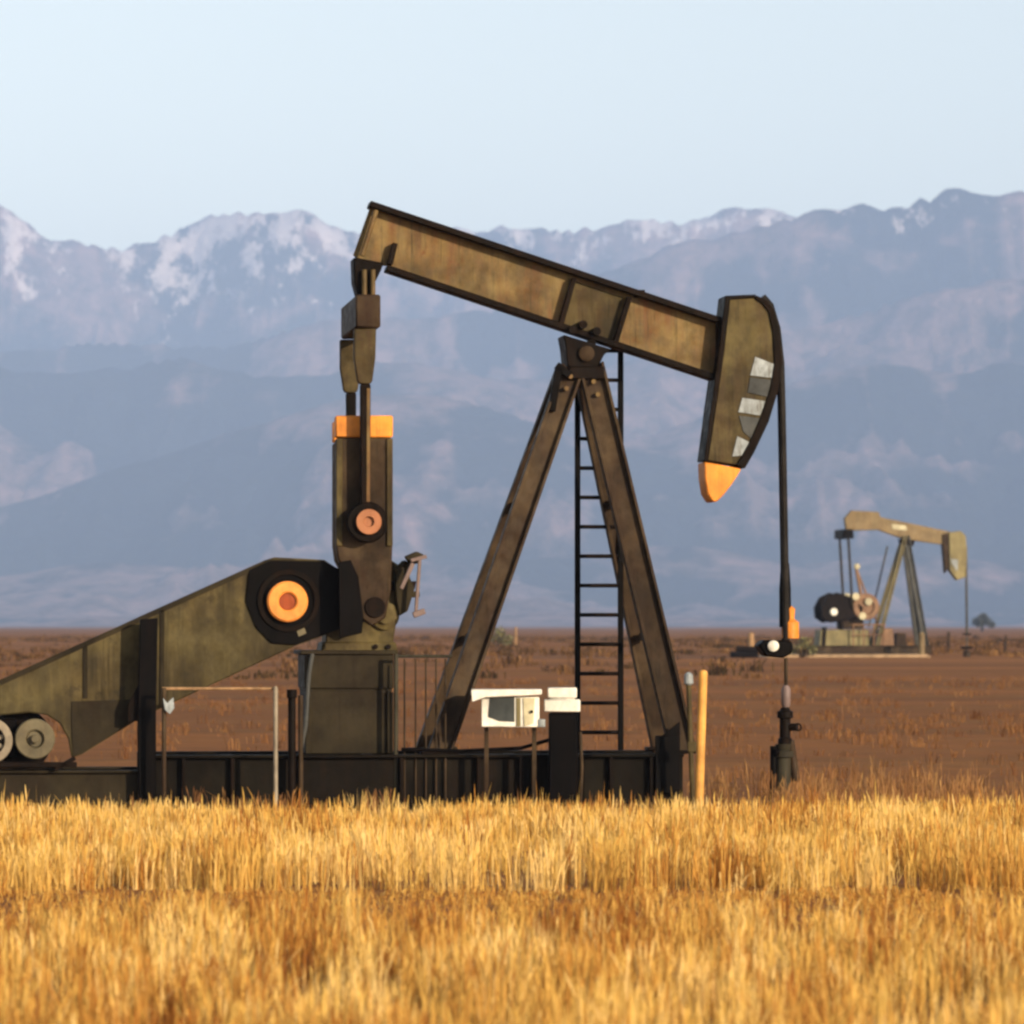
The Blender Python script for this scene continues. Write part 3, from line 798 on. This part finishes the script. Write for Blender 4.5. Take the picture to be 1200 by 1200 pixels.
def grid_mesh(name, X, Y, Zc, mat, attrs=None):
    r, c = X.shape
    me = bpy.data.meshes.new(name)
    co_ = np.stack([X, Y, Zc], -1).reshape(-1, 3).astype(np.float32)
    i = np.arange(r * c).reshape(r, c)
    q = np.stack([i[:-1, :-1], i[:-1, 1:], i[1:, 1:], i[1:, :-1]], -1).reshape(-1, 4)
    me.vertices.add(len(co_)); me.vertices.foreach_set('co', co_.ravel())
    me.loops.add(q.size); me.loops.foreach_set('vertex_index', q.ravel().astype(np.int32))
    me.polygons.add(len(q)); me.polygons.foreach_set('loop_start', np.arange(0, q.size, 4, dtype=np.int32))
    me.polygons.foreach_set('use_smooth', np.ones(len(q), dtype=bool))
    me.update(calc_edges=True)
    me.materials.append(mat)
    o = bpy.data.objects.new(name, me); COL.objects.link(o)
    return o

# ------------------------------------------------------------------ ground
m, n, l, p = new_mat('plain_soil')
geo = n.new("ShaderNodeNewGeometry").outputs['Position']
sep = n.new("ShaderNodeSeparateXYZ"); l.new(geo, sep.inputs[0])
band = noise(n, l, geo, 0.09, 6, 0.7, (0.10, 1, 1))
c1 = ramp(n, l, band, [(0.34, (0.20, 0.078, 0.022)), (0.5, (0.30, 0.118, 0.031)), (0.66, (0.28, 0.150, 0.042))])
fine = noise(n, l, geo, 1.6, 6, 0.7, (0.6, 1, 1))
c2 = mix(n, l, ramp(n, l, fine, [(0.42, 0.0), (0.68, 0.8)]), c1, (0.13, 0.050, 0.015))
straw = noise(n, l, geo, 4.0, 5, 0.7, (0.4, 1.6, 1))
c3 = mix(n, l, ramp(n, l, straw, [(0.55, 0.0), (0.7, 0.6)]), c2, (0.32, 0.18, 0.06))
big = noise(n, l, geo, 0.004, 3, 0.5, (0.4, 1, 1))
c4 = mix(n, l, ramp(n, l, big, [(0.4, 0.0), (0.65, 0.55)]), c3, (0.38, 0.155, 0.055))
st = noise(n, l, geo, 0.05, 5, 0.65, (0.05, 1, 1))
c4 = mix(n, l, ramp(n, l, st, [(0.36, 0.75), (0.64, 0.0)]), c4, (0.115, 0.048, 0.016))
l.new(c4, p.inputs['Base Color']); p.inputs['Roughness'].default_value = 1.0
p.inputs['Specular IOR Level'].default_value = 0.1
b = n.new("ShaderNodeBump"); b.inputs['Strength'].default_value = 0.9; b.inputs['Distance'].default_value = 0.12
l.new(noise(n, l, geo, 2.2, 6, 0.7, (0.7, 1, 1)), b.inputs['Height']); l.new(b.outputs[0], p.inputs['Normal'])
SOIL = m

def smooth(t): t = np.clip(t, 0, 1); return t * t * (3 - 2 * t)
def ground_z(x, y):
    z = 0.42 * smooth((y - 40) / 160.0)
    z = z + 0.05 * (fbm(x * 0.25, y * 0.25, 5, 3) - 0.5) * smooth((200 - y) / 60)
    return z
ys = np.concatenate([np.linspace(-150, -62, 12), np.linspace(-60, 110, 260), np.geomspace(112, 18500, 90)])
sx = np.linspace(-1, 1, 141); xs = np.sign(sx) * (np.abs(sx) * 22 + 5478 * np.abs(sx) ** 5)
X, Y = np.meshgrid(xs, ys)
gz = ground_z(X, Y)
g = grid_mesh('ground', X, Y, gz, SOIL); tag(g, 'flat reddish brown plain reaching to the foot of the mountains', 'ground', kind='structure')

# ------------------------------------------------------------------ mountains
def crest(pts, X, yc):
    xs_ = [(q[0] - 600) / FOC * (DIST + yc) for q in pts]
    zs_ = [CAMZ + (HOR - q[1]) / FOC * (DIST + yc) for q in pts]
    c = np.interp(X[0], xs_, zs_); w = np.exp(-0.5 * (np.arange(-12, 13) / (2.0 if yc > 14000 else 4.5)) ** 2); w /= w.sum()
    c = np.convolve(np.pad(c, 12, mode='edge'), w, 'valid')
    return np.repeat(c[None], X.shape[0], 0)
nx, ny = 900, 420
xr_ = np.linspace(-3600, 3600, nx)
yr_ = np.concatenate([np.linspace(6300, 12000, 230), np.linspace(12030, 17500, ny - 230)])
X, Y = np.meshgrid(xr_, yr_)
wob = (fbm(X / 900, Y / 900, 3, 4) - 0.5)
RIDGES = [
    (16000, 1500, 0.10, [(-500, 262), (-300, 240), (-120, 262), (-40, 246), (0, 243), (22, 250), (50, 274), (78, 281), (120, 283), (160, 279), (200, 262), (250, 247), (280, 241), (315, 240), (345, 244), (385, 258), (430, 264), (500, 262), (560, 255), (620, 255), (660, 260), (690, 256), (730, 250), (780, 249), (820, 257), (845, 248), (872, 237), (900, 235), (930, 249), (980, 262), (1100, 280), (1300, 290), (1700, 280)]),
    (13600, 1600, 0.10, [(-600, 420), (-200, 400), (0, 405), (120, 385), (260, 392), (400, 372), (520, 360), (620, 338), (700, 312), (790, 288), (860, 272), (920, 260), (960, 240), (990, 233), (1030, 234), (1065, 231), (1095, 223), (1125, 219), (1150, 225), (1180, 230), (1215, 240), (1400, 262), (1700, 300)]),
    (12300, 1900, 0.10, [(-600, 430), (-100, 405), (60, 430), (200, 410), (330, 440), (460, 420), (600, 440), (720, 420), (830, 398), (920, 380), (1000, 358), (1060, 348), (1110, 338), (1200, 322), (1400, 330), (1700, 360)]),
    (11000, 1900, 0.12, [(-600, 600), (-100, 610), (60, 575), (160, 535), (270, 500), (370, 475), (440, 460), (520, 455), (600, 480), (690, 515), (770, 500), (850, 470), (930, 435), (1030, 412), (1120, 425), (1200, 410), (1400, 430), (1700, 460)]),
    (9700, 1300, 0.15, [(-600, 680), (0, 672), (120, 650), (260, 660), (400, 635), (520, 655), (640, 645), (800, 628), (930, 655), (1050, 640), (1200, 655), (1400, 640), (1700, 670)]),
]
Zm = np.full(X.shape, -40.0)
rd = ridged(X / 820 + 0.35 * wob, Y / 1700, 21, 6, 0.6)
rd2 = ridged(X / 270, Y / 620, 41, 5, 0.6)
det = fbm(X / 160, Y / 160, 77, 5)
for k, (yc, wd, amp, pts) in enumerate(RIDGES):
    c = crest(pts, X, yc)
    yy = yc + wob * wd * 0.5
    t = (Y - yy) / wd
    near = np.exp(-np.abs(np.minimum(t, 0)) ** 1.35 * 1.15); back = np.exp(-np.maximum(t, 0) ** 1.3 * 2.2)
    shp = np.where(t < 0, near, back)
    spur = 1 - (0.80 * (1 - rd) + 0.42 * (1 - rd2)) * np.clip(np.abs(t) * 1.5, 0.0, 1.0)
    zc_ = c * shp * spur
    g_ = np.clip(0.6 * rd + 0.4 * rd2, 0, 1)
    jag = (det - 0.5) * (0.05 if k == 0 else 0.035) * c + (0 if k == 0 else 1) * (rd - 0.5) * 0.05 * c + (rd2 - 0.45) * 0.05 * c * np.clip(np.abs(t) * 4 + 0.12, 0, 1)
    Zm = np.maximum(Zm, zc_ + jag * shp - 12)
Zm = Zm - 0
Zm[0, :] = -0.5
Zm = np.maximum(Zm, -0.6)

m, n, l, p = new_mat('mountain_slopes')
geo = n.new("ShaderNodeNewGeometry")
pos = geo.outputs['Position']
sp = n.new("ShaderNodeSeparateXYZ"); l.new(pos, sp.inputs[0])
nr = n.new("ShaderNodeSeparateXYZ"); l.new(geo.outputs['Normal'], nr.inputs[0])
forest = noise(n, l, pos, 0.0021, 9, 0.66, (1, 0.6, 1.8))
big = noise(n, l, pos, 0.00075, 3, 0.5, (0.8, 1, 1.6))
fa = n.new("ShaderNodeMath"); fa.operation = 'MULTIPLY_ADD'; l.new(big, fa.inputs[0]); fa.inputs[1].default_value = 0.55; fa.inputs[2].default_value = -0.275
fb = n.new("ShaderNodeMath"); fb.operation = 'ADD'; l.new(forest, fb.inputs[0]); l.new(fa.outputs[0], fb.inputs[1]); forest = fb.outputs[0]
gl = n.new("ShaderNodeAttribute"); gl.attribute_name = 'gully'
gm = n.new("ShaderNodeMath"); gm.operation = 'MULTIPLY_ADD'; l.new(gl.outputs['Fac'], gm.inputs[0]); gm.inputs[1].default_value = 0.42; gm.inputs[2].default_value = -0.19
gf = n.new("ShaderNodeMath"); gf.operation = 'ADD'; l.new(forest, gf.inputs[0]); l.new(gm.outputs[0], gf.inputs[1]); forest = gf.outputs[0]
rock = mix(n, l, ramp(n, l, forest, [(0.43, 0.0), (0.55, 1.0)]), (0.010, 0.014, 0.024), (0.29, 0.19, 0.19))
f2 = noise(n, l, pos, 0.012, 8, 0.7)
rock = mix(n, l, ramp(n, l, f2, [(0.38, 0.75), (0.60, 0.0)]), rock, (0.02, 0.026, 0.024))
# snow lies above a ragged line, thicker in the hollows
sn = noise(n, l, pos, 0.0085, 9, 0.72, (1.5, 0.7, 1.0))
hm = n.new("ShaderNodeMapRange"); hm.inputs[1].default_value = 700; hm.inputs[2].default_value = 1330; hm.inputs[3].default_value = -0.16; hm.inputs[4].default_value = 0.165
l.new(sp.outputs[2], hm.inputs[0])
ad = n.new("ShaderNodeMath"); ad.operation = 'ADD'; l.new(sn, ad.inputs[0]); l.new(hm.outputs[0], ad.inputs[1])
yf = n.new("ShaderNodeMapRange"); yf.inputs[1].default_value = 12300; yf.inputs[2].default_value = 14300; yf.inputs[3].default_value = -0.06; yf.inputs[4].default_value = 0.0
l.new(sp.outputs[1], yf.inputs[0])
gs = n.new("ShaderNodeMath"); gs.operation = 'MULTIPLY_ADD'; l.new(gl.outputs['Fac'], gs.inputs[0]); gs.inputs[1].default_value = -0.10; l.new(ad.outputs[0], gs.inputs[2]); gs2 = n.new("ShaderNodeMath"); gs2.operation = 'ADD'; l.new(gs.outputs[0], gs2.inputs[0]); gs2.inputs[1].default_value = 0.056
xl_ = n.new("ShaderNodeMapRange"); xl_.inputs[1].default_value = -1250; xl_.inputs[2].default_value = -500; xl_.inputs[3].default_value = 0.035; xl_.inputs[4].default_value = -0.01; l.new(sp.outputs[0], xl_.inputs[0])
gs3 = n.new("ShaderNodeMath"); gs3.operation = 'ADD'; l.new(gs2.outputs[0], gs3.inputs[0]); l.new(xl_.outputs[0], gs3.inputs[1])
ad2 = n.new("ShaderNodeMath"); ad2.operation = 'ADD'; l.new(gs3.outputs[0], ad2.inputs[0]); l.new(yf.outputs[0], ad2.inputs[1])
snow = ramp(n, l, ad2.outputs[0], [(0.59, 0.0), (0.67, 0.78)])
l.new(mix(n, l, snow, rock, (0.85, 0.76, 0.78)), p.inputs['Base Color'])
p.inputs['Roughness'].default_value = 1; p.inputs['Specular IOR Level'].default_value = 0.0
b = n.new("ShaderNodeBump"); b.inputs['Strength'].default_value = 1.0; b.inputs['Distance'].default_value = 45
l.new(noise(n, l, pos, 0.012, 8, 0.65), b.inputs['Height']); l.new(b.outputs[0], p.inputs['Normal'])
mt = grid_mesh('mountains', X, Y, Zm, m)
ga_ = mt.data.attributes.new('gully', 'FLOAT', 'POINT'); gn = (g_ - g_.min()) / (g_.max() - g_.min()); gn = np.clip(0.5 + 1.3 * (gn - gn.mean()) / (gn.std() * 4), 0, 1); ga_.data.foreach_set('value', gn.ravel().astype(np.float32))
tag(mt, 'hazy blue mountain range with patches of snow along its crest', 'mountains', kind='structure')

# ------------------------------------------------------------------ haze
m = bpy.data.materials.new('haze_air'); m.use_nodes = True
n = m.node_tree.nodes; l = m.node_tree.links
for q in list(n):
    if q.type == 'BSDF_PRINCIPLED': n.remove(q)
pv = n.new("ShaderNodeVolumePrincipled"); pv.inputs['Color'].default_value = (0.43, 0.61, 0.98, 1)
pv.inputs['Density'].default_value = 8.0e-5; pv.inputs['Anisotropy'].default_value = -0.20
l.new(pv.outputs[0], [q for q in n if q.type == 'OUTPUT_MATERIAL'][0].inputs['Volume'])
hz = MB(); hz.box(-6000, 6000, -200, 19000, -1.7, float(Zm.max()) + 20)
ho = hz.build('haze', m, None, 0, smooth=False); tag(ho, 'thin blue haze filling the air before the mountains', 'haze', kind='stuff')

# ------------------------------------------------------------------ grass
def grass_mat(name, stops, transl=0.35):
    m, n, l, p = new_mat(name)
    a = n.new("ShaderNodeAttribute"); a.attribute_name = 'tone'
    c = ramp(n, l, a.outputs['Fac'], stops)
    d = n.new("ShaderNodeBsdfDiffuse"); t = n.new("ShaderNodeBsdfTranslucent")
    l.new(c, d.inputs[0]); l.new(c, t.inputs[0])
    mx = n.new("ShaderNodeMixShader"); mx.inputs[0].default_value = transl
    l.new(d.outputs[0], mx.inputs[1]); l.new(t.outputs[0], mx.inputs[2])
    n.remove(p); l.new(mx.outputs[0], [q for q in n if q.type == 'OUTPUT_MATERIAL'][0].inputs[0])
    return m

def grass(name, bx, by, h, tone, w, mat, lean=0.22):
    N = len(bx)
    bz = ground_z(bx, by) - 0.01
    face = rng.uniform(-1.1, 1.1, N)
    wx_, wy_ = np.cos(face), np.sin(face)
    la = rng.uniform(0, 2 * np.pi, N); lm = np.abs(rng.normal(0, lean, N)) * np.where(rng.random(N) < 0.08, 3.0, 1.0) * h; lm = np.minimum(lm, 0.9 * h)
    lx, ly = np.cos(la) * lm, np.sin(la) * lm
    stalk = rng.random(N) < 0.45
    ts = np.array([0.0, 0.62, 0.86, 1.0])
    wl_ = np.where(stalk[:, None], np.array([0.55, 0.5, 1.25, 0.25])[None], np.array([1.0, 0.85, 0.5, 0.08])[None]) * w[:, None] * 0.5
    V = np.zeros((N, 4, 2, 3), np.float32)
    for k, t in enumerate(ts):
        cx = bx + lx * t ** 1.8; cy = by + ly * t ** 1.8; cz = bz + h * (t - 0.25 * (lm / h) * t ** 2)
        for s_, sg in ((0, -1), (1, 1)):
            V[:, k, s_, 0] = cx + sg * wx_ * wl_[:, k]; V[:, k, s_, 1] = cy + sg * wy_ * wl_[:, k]; V[:, k, s_, 2] = cz
    base = (np.arange(N) * 8)[:, None, None]
    q = np.array([[0, 1, 3, 2], [2, 3, 5, 4], [4, 5, 7, 6]])[None] + base
    q = q.reshape(-1, 4).astype(np.int32)
    me = bpy.data.meshes.new(name)
    me.vertices.add(N * 8); me.vertices.foreach_set('co', V.ravel())
    me.loops.add(q.size); me.loops.foreach_set('vertex_index', q.ravel())
    me.polygons.add(len(q)); me.polygons.foreach_set('loop_start', np.arange(0, q.size, 4, dtype=np.int32))
    me.update(calc_edges=True)
    at_ = me.attributes.new('tone', 'FLOAT', 'POINT'); at_.data.foreach_set('value', np.repeat(tone, 8).astype(np.float32))
    me.materials.append(mat)
    o = bpy.data.objects.new(name, me); COL.objects.link(o)
    return o

def tufts(y0, y1, per_m2, blades, half=lambda d: d * 0.1 + 2.6, radius=0.07, keep=None):
    """tuft centres in the strip between y0 and y1, then blades around them"""
    area_h = half(DIST + y1)
    N = int(per_m2 * (y1 - y0) * 2 * area_h)
    ty = rng.uniform(y0, y1, N); tx = rng.uniform(-area_h, area_h, N)
    ok = np.abs(tx) < half(DIST + ty)
    if keep is not None: ok &= rng.random(N) < keep(tx, ty)
    tx, ty = tx[ok], ty[ok]
    k = np.repeat(np.arange(len(tx)), blades)
    r = np.abs(rng.normal(0, radius, len(k))); a = rng.uniform(0, 2 * np.pi, len(k))
    return tx, ty, k, tx[k] + r * np.cos(a), ty[k] + r * np.sin(a)

GOLD = grass_mat('dry_golden_grass', [(0.0, (0.26, 0.092, 0.022)), (0.3, (0.52, 0.25, 0.054)), (0.6, (0.71, 0.455, 0.115)), (1.0, (0.84, 0.60, 0.24))])
RUST = grass_mat('dry_russet_grass', [(0.0, (0.14, 0.056, 0.022)), (0.5, (0.26, 0.125, 0.05)), (1.0, (0.50, 0.29, 0.11))])

SCRUB = grass_mat('dark_scrub', [(0.0, (0.05, 0.032, 0.014)), (0.6, (0.15, 0.075, 0.03)), (1.0, (0.34, 0.19, 0.075))], 0.2)

# tall stand in front of the pumping unit
tx, ty, k, bx, by = tufts(-20.6, -4.6, 26, 22, radius=0.045, keep=lambda x, y: np.clip(0.26 + 1.9 * (fbm(x * 0.9, y * 0.35, 61, 3) - 0.30), 0.12, 1) * (y > -20.6 + 2.2 * fbm(x * 0.9, y * 0 + 3.3, 71, 3)))
th = 0.20 + 0.30 * fbm(tx * 0.9, ty * 0.5, 91, 3) + rng.normal(0, 0.045, len(tx)) - (0.17 - 0.09 * smooth((tx - 2.5) / 2)) * smooth((ty + 10) / 4.5)
tt = np.clip(0.58 + 1.4 * ((0.5 * fbm(tx * 1.1, ty * 0.6, 92, 3) + 0.5 * fbm(tx * 3.5, ty * 0.4, 96, 2)) - 0.5) + rng.normal(0, 0.2, len(tx)), 0.0, 1)
bx = bx + np.where(rng.random(len(k)) < 0.4, rng.normal(0, 0.12, len(k)), 0); h = np.clip(th[k] * np.where(rng.random(len(k)) < 0.25, rng.uniform(0.3, 0.6, len(k)), rng.uniform(0.65, 1.15, len(k))) * np.where(rng.random(len(k)) < 0.04, 1.3, 1.0), 0.06, 0.7)
o = grass('tall_grass', bx, by, h, np.clip(tt[k] + rng.normal(0, 0.07, len(k)), 0, 1), rng.uniform(0.006, 0.012, len(k)), GOLD, 0.17)
tag(o, 'tall dry golden grass standing in front of the pumpjack', 'grass', kind='stuff')

# nearest grass, patchier and redder
tx, ty, k, bx, by = tufts(-42, -25.2, 42, 18, half=lambda d: d * 0.1 + 2.6, radius=0.028, keep=lambda x, y: np.clip(0.22 + 2.3 * (fbm(x * 1.6, y * 0.5, 63, 3) - 0.33), 0.08, 1) * (y < -27.6 + 2.4 * fbm(x * 0.8, y * 0 + 8.3, 72, 3)))
th = 0.20 + 0.24 * fbm(tx * 1.6, ty * 0.6, 93, 3) + rng.normal(0, 0.05, len(tx))
tt = np.clip(0.44 + 1.7 * ((0.5 * fbm(tx * 1.7, ty * 0.5, 94, 3) + 0.5 * fbm(tx * 5.0, ty * 0.4, 95, 2)) - 0.5) + rng.normal(0, 0.24, len(tx)), 0.0, 1)
bx = bx + np.where(rng.random(len(k)) < 0.4, rng.normal(0, 0.09, len(k)), 0); h = np.clip(th[k] * np.where(rng.random(len(k)) < 0.25, rng.uniform(0.3, 0.6, len(k)), rng.uniform(0.65, 1.15, len(k))) * np.where(rng.random(len(k)) < 0.04, 1.4, 1.0), 0.05, 0.7)
o = grass('near_grass', bx, by, h, np.clip(tt[k] + rng.normal(0, 0.07, len(k)), 0, 1), rng.uniform(0.005, 0.010, len(k)), GOLD, 0.17)
tag(o, 'patchy dry gold and russet grass nearest the viewer', 'grass', kind='stuff')

# short trampled strip between the two
tx, ty, k, bx, by = tufts(-26.9, -19.5, 24, 14)
h = np.clip(0.08 * rng.uniform(0.5, 1.4, len(k)), 0.03, 0.3)
o = grass('track_grass', bx, by, h, np.clip(0.34 + rng.normal(0, 0.18, len(k)), 0, 1), rng.uniform(0.005, 0.009, len(k)), GOLD, 0.5)
tag(o, 'short trampled grass along the thin track through the golden stand', 'grass', kind='stuff')

# weeds around and behind the unit
tx, ty, k, bx, by = tufts(-5.2, 9, 7, 20, radius=0.1, keep=lambda x, y: np.clip(0.15 + 0.75 * smooth((x - 2.0) / 1.5) * smooth((4 - y) / 8) + 1.2 * (fbm(x * 0.6, y * 0.4, 65, 3) - 0.5), 0.04, 1))
h = np.clip((0.16 + 0.16 * rng.random(len(tx)) + 0.10 * smooth((tx - 2.2) / 1.0))[k] * rng.uniform(0.5, 1.2, len(k)), 0.05, 0.5)
o = grass('weeds', bx, by, h, np.clip((0.5 + 0.5 * (rng.random(len(tx)) - 0.4))[k] + rng.normal(0, 0.12, len(k)), 0, 1), rng.uniform(0.006, 0.011, len(k)), RUST)
tag(o, 'brown and straw weeds around the base of the pumpjack and wellhead', 'weeds', kind='stuff')
tx, ty, k, bx, by = tufts(9, 120, 0.9, 14, half=lambda d: d * 0.1 + 4, radius=0.16, keep=lambda x, y: np.clip(0.3 + 1.5 * (fbm(x * 0.1, y * 0.12, 66, 3) - 0.45), 0.03, 1))
h = np.clip((0.10 + 0.14 * rng.random(len(tx)))[k] * rng.uniform(0.5, 1.2, len(k)), 0.04, 0.4)
o = grass('stubble', bx, by, h, np.clip((0.25 + 0.45 * (rng.random(len(tx)) - 0.4))[k] + rng.normal(0, 0.1, len(k)), 0, 1), rng.uniform(0.012, 0.022, len(k)), RUST)
tag(o, 'short russet stubble scattered over the brown field', 'stubble', kind='stuff')

tx, ty, k, bx, by = tufts(120, 640, 0.09, 26, half=lambda d: d * 0.1 + 10, radius=0.5, keep=lambda x, y: np.clip(0.25 + 2.2 * (fbm(x * 0.03, y * 0.03, 67, 3) - 0.45), 0.03, 1) * ((y > 235) | (x < 10) | (x > 26)))
h = np.clip((0.18 + 0.35 * rng.random(len(tx)) ** 2)[k] * rng.uniform(0.5, 1.2, len(k)), 0.08, 0.8)
o = grass('scrub', bx, by, h, np.clip((rng.random(len(tx)) * 0.7)[k] + rng.normal(0, 0.1, len(k)), 0, 1), rng.uniform(0.05, 0.12, len(k)), SCRUB, 0.35)
tag(o, 'low dark scrub dotting the far part of the brown plain', 'scrub', kind='stuff')

# ------------------------------------------------------------------ far trees and shrubs
m, n, l, p = new_mat('dark_leaves')
oi = n.new("ShaderNodeAttribute"); oi.attribute_name = 'tone'
l.new(ramp(n, l, oi.outputs['Fac'], [(0, (0.02, 0.022, 0.016)), (1, (0.06, 0.06, 0.035))]), p.inputs['Base Color']); p.inputs['Roughness'].default_value = 0.8
LEAF = m
m, n, l, p = new_mat('green_leaves')
oi = n.new("ShaderNodeAttribute"); oi.attribute_name = 'tone'
l.new(ramp(n, l, oi.outputs['Fac'], [(0, (0.06, 0.06, 0.02)), (1, (0.19, 0.17, 0.065))]), p.inputs['Base Color']); p.inputs['Roughness'].default_value = 0.8
GREEN = m

def leaves(name, blobs, count, size, mat, parent):
    me = bpy.data.meshes.new(name); vs = []; fs = []; tones = []
    for i in range(count):
        cx, cy, cz, r = blobs[rng.integers(len(blobs))]
        d = rng.normal(size=3); d /= np.linalg.norm(d); rr = r * rng.random() ** 0.4
        c = Vector((cx + d[0] * rr, cy + d[1] * rr, max(0.05, cz + d[2] * rr * 0.85)))
        q = Matrix.Rotation(rng.uniform(0, 6.28), 3, 'Z') @ Matrix.Rotation(rng.uniform(0, 3.14), 3, 'X')
        s = size * rng.uniform(0.6, 1.4); b_ = len(vs); tn = rng.random()
        for dx, dy in ((-s, 0), (0, -s * 0.6), (s, 0), (0, s * 0.6)):
            vs.append(c + q @ Vector((dx, dy, 0))); tones.append(tn)
        fs.append((b_, b_ + 1, b_ + 2, b_ + 3))
    me.from_pydata(vs, [], fs); me.materials.append(mat)
    a = me.attributes.new('tone', 'FLOAT', 'POINT'); a.data.foreach_set('value', np.array(tones, np.float32))
    o = bpy.data.objects.new(name, me); COL.objects.link(o); o.parent = parent
    return o

ty_ = 1400.0
t = empty('tree', ((1151 - 600) / FOC * (DIST + ty_), ty_, FZ)); tag(t, 'lone dark tree on the horizon right of the distant pumpjack', 'tree')
m = MB(); m.vlathe(0, 0, [(0.4, -0.2), (0.28, 1.6), (0.15, 4.2)], 10)
for a_ in range(5):
    m.tube((0, 0, 1.2 + a_ * 0.3), (1.5 * math.cos(a_ * 1.3), 1.5 * math.sin(a_ * 1.3), 2.8 + a_ * 0.3), 0.12, 6, 0.04)
m.build('trunk', 'dark', t, 0)
leaves('crown', [(0, 0, 3.6, 1.7), (-1.6, 0.3, 2.8, 1.4), (1.7, -0.4, 2.7, 1.5), (0.5, 0.5, 4.3, 1.1), (-0.6, -0.8, 2.3, 1.4), (2.6, 0, 1.9, 1.1)], 1500, 0.30, LEAF, t)
for px, yy, sc, lab in ((582, 330, 1.0, 'small green shrub on the brown plain behind the rear post leg'), (940, 212, 0.7, 'low olive shrub on the far pad, between wellhead cable and distant pumpjack')):
    t = empty('shrub', ((px - 600) / FOC * (DIST + yy), yy, FZ)); tag(t, lab, 'shrub', 'shrubs on the plain')
    m = MB()
    for a_ in range(5): m.tube((0, 0, -0.1), (0.5 * sc * math.cos(a_ * 1.3), 0.5 * sc * math.sin(a_ * 1.3), 1.0 * sc), 0.05, 6, 0.02)
    m.build('stem', 'brown', t, 0)
    leaves('foliage', [(0, 0, 0.8 * sc, 0.7 * sc), (-0.7 * sc, 0.2, 0.6 * sc, 0.55 * sc), (0.75 * sc, -0.2, 0.6 * sc, 0.55 * sc), (0.2, 0.3, 1.2 * sc, 0.5 * sc)], 420, 0.12 * sc, GREEN, t)
# fence posts on the plain
for px, yy, hh, lab in ((604, 330, 1.6, 'bare wooden post beside the green shrub on the plain'), (1111, 260, 1.3, 'dark wooden post right of the distant pumpjack'), (1178, 250, 1.1, 'weathered post near the right edge of the plain')):
    t = empty('fence_post', ((px - 600) / FOC * (DIST + yy), yy, FZ)); tag(t, lab, 'post', 'posts on the plain')
    m = MB(); m.tube((0, 0, -0.2), (0.04, 0, hh), 0.12, 8, 0.09); m.build('stake', 'post' if px < 700 else 'brown', t, 0.02)
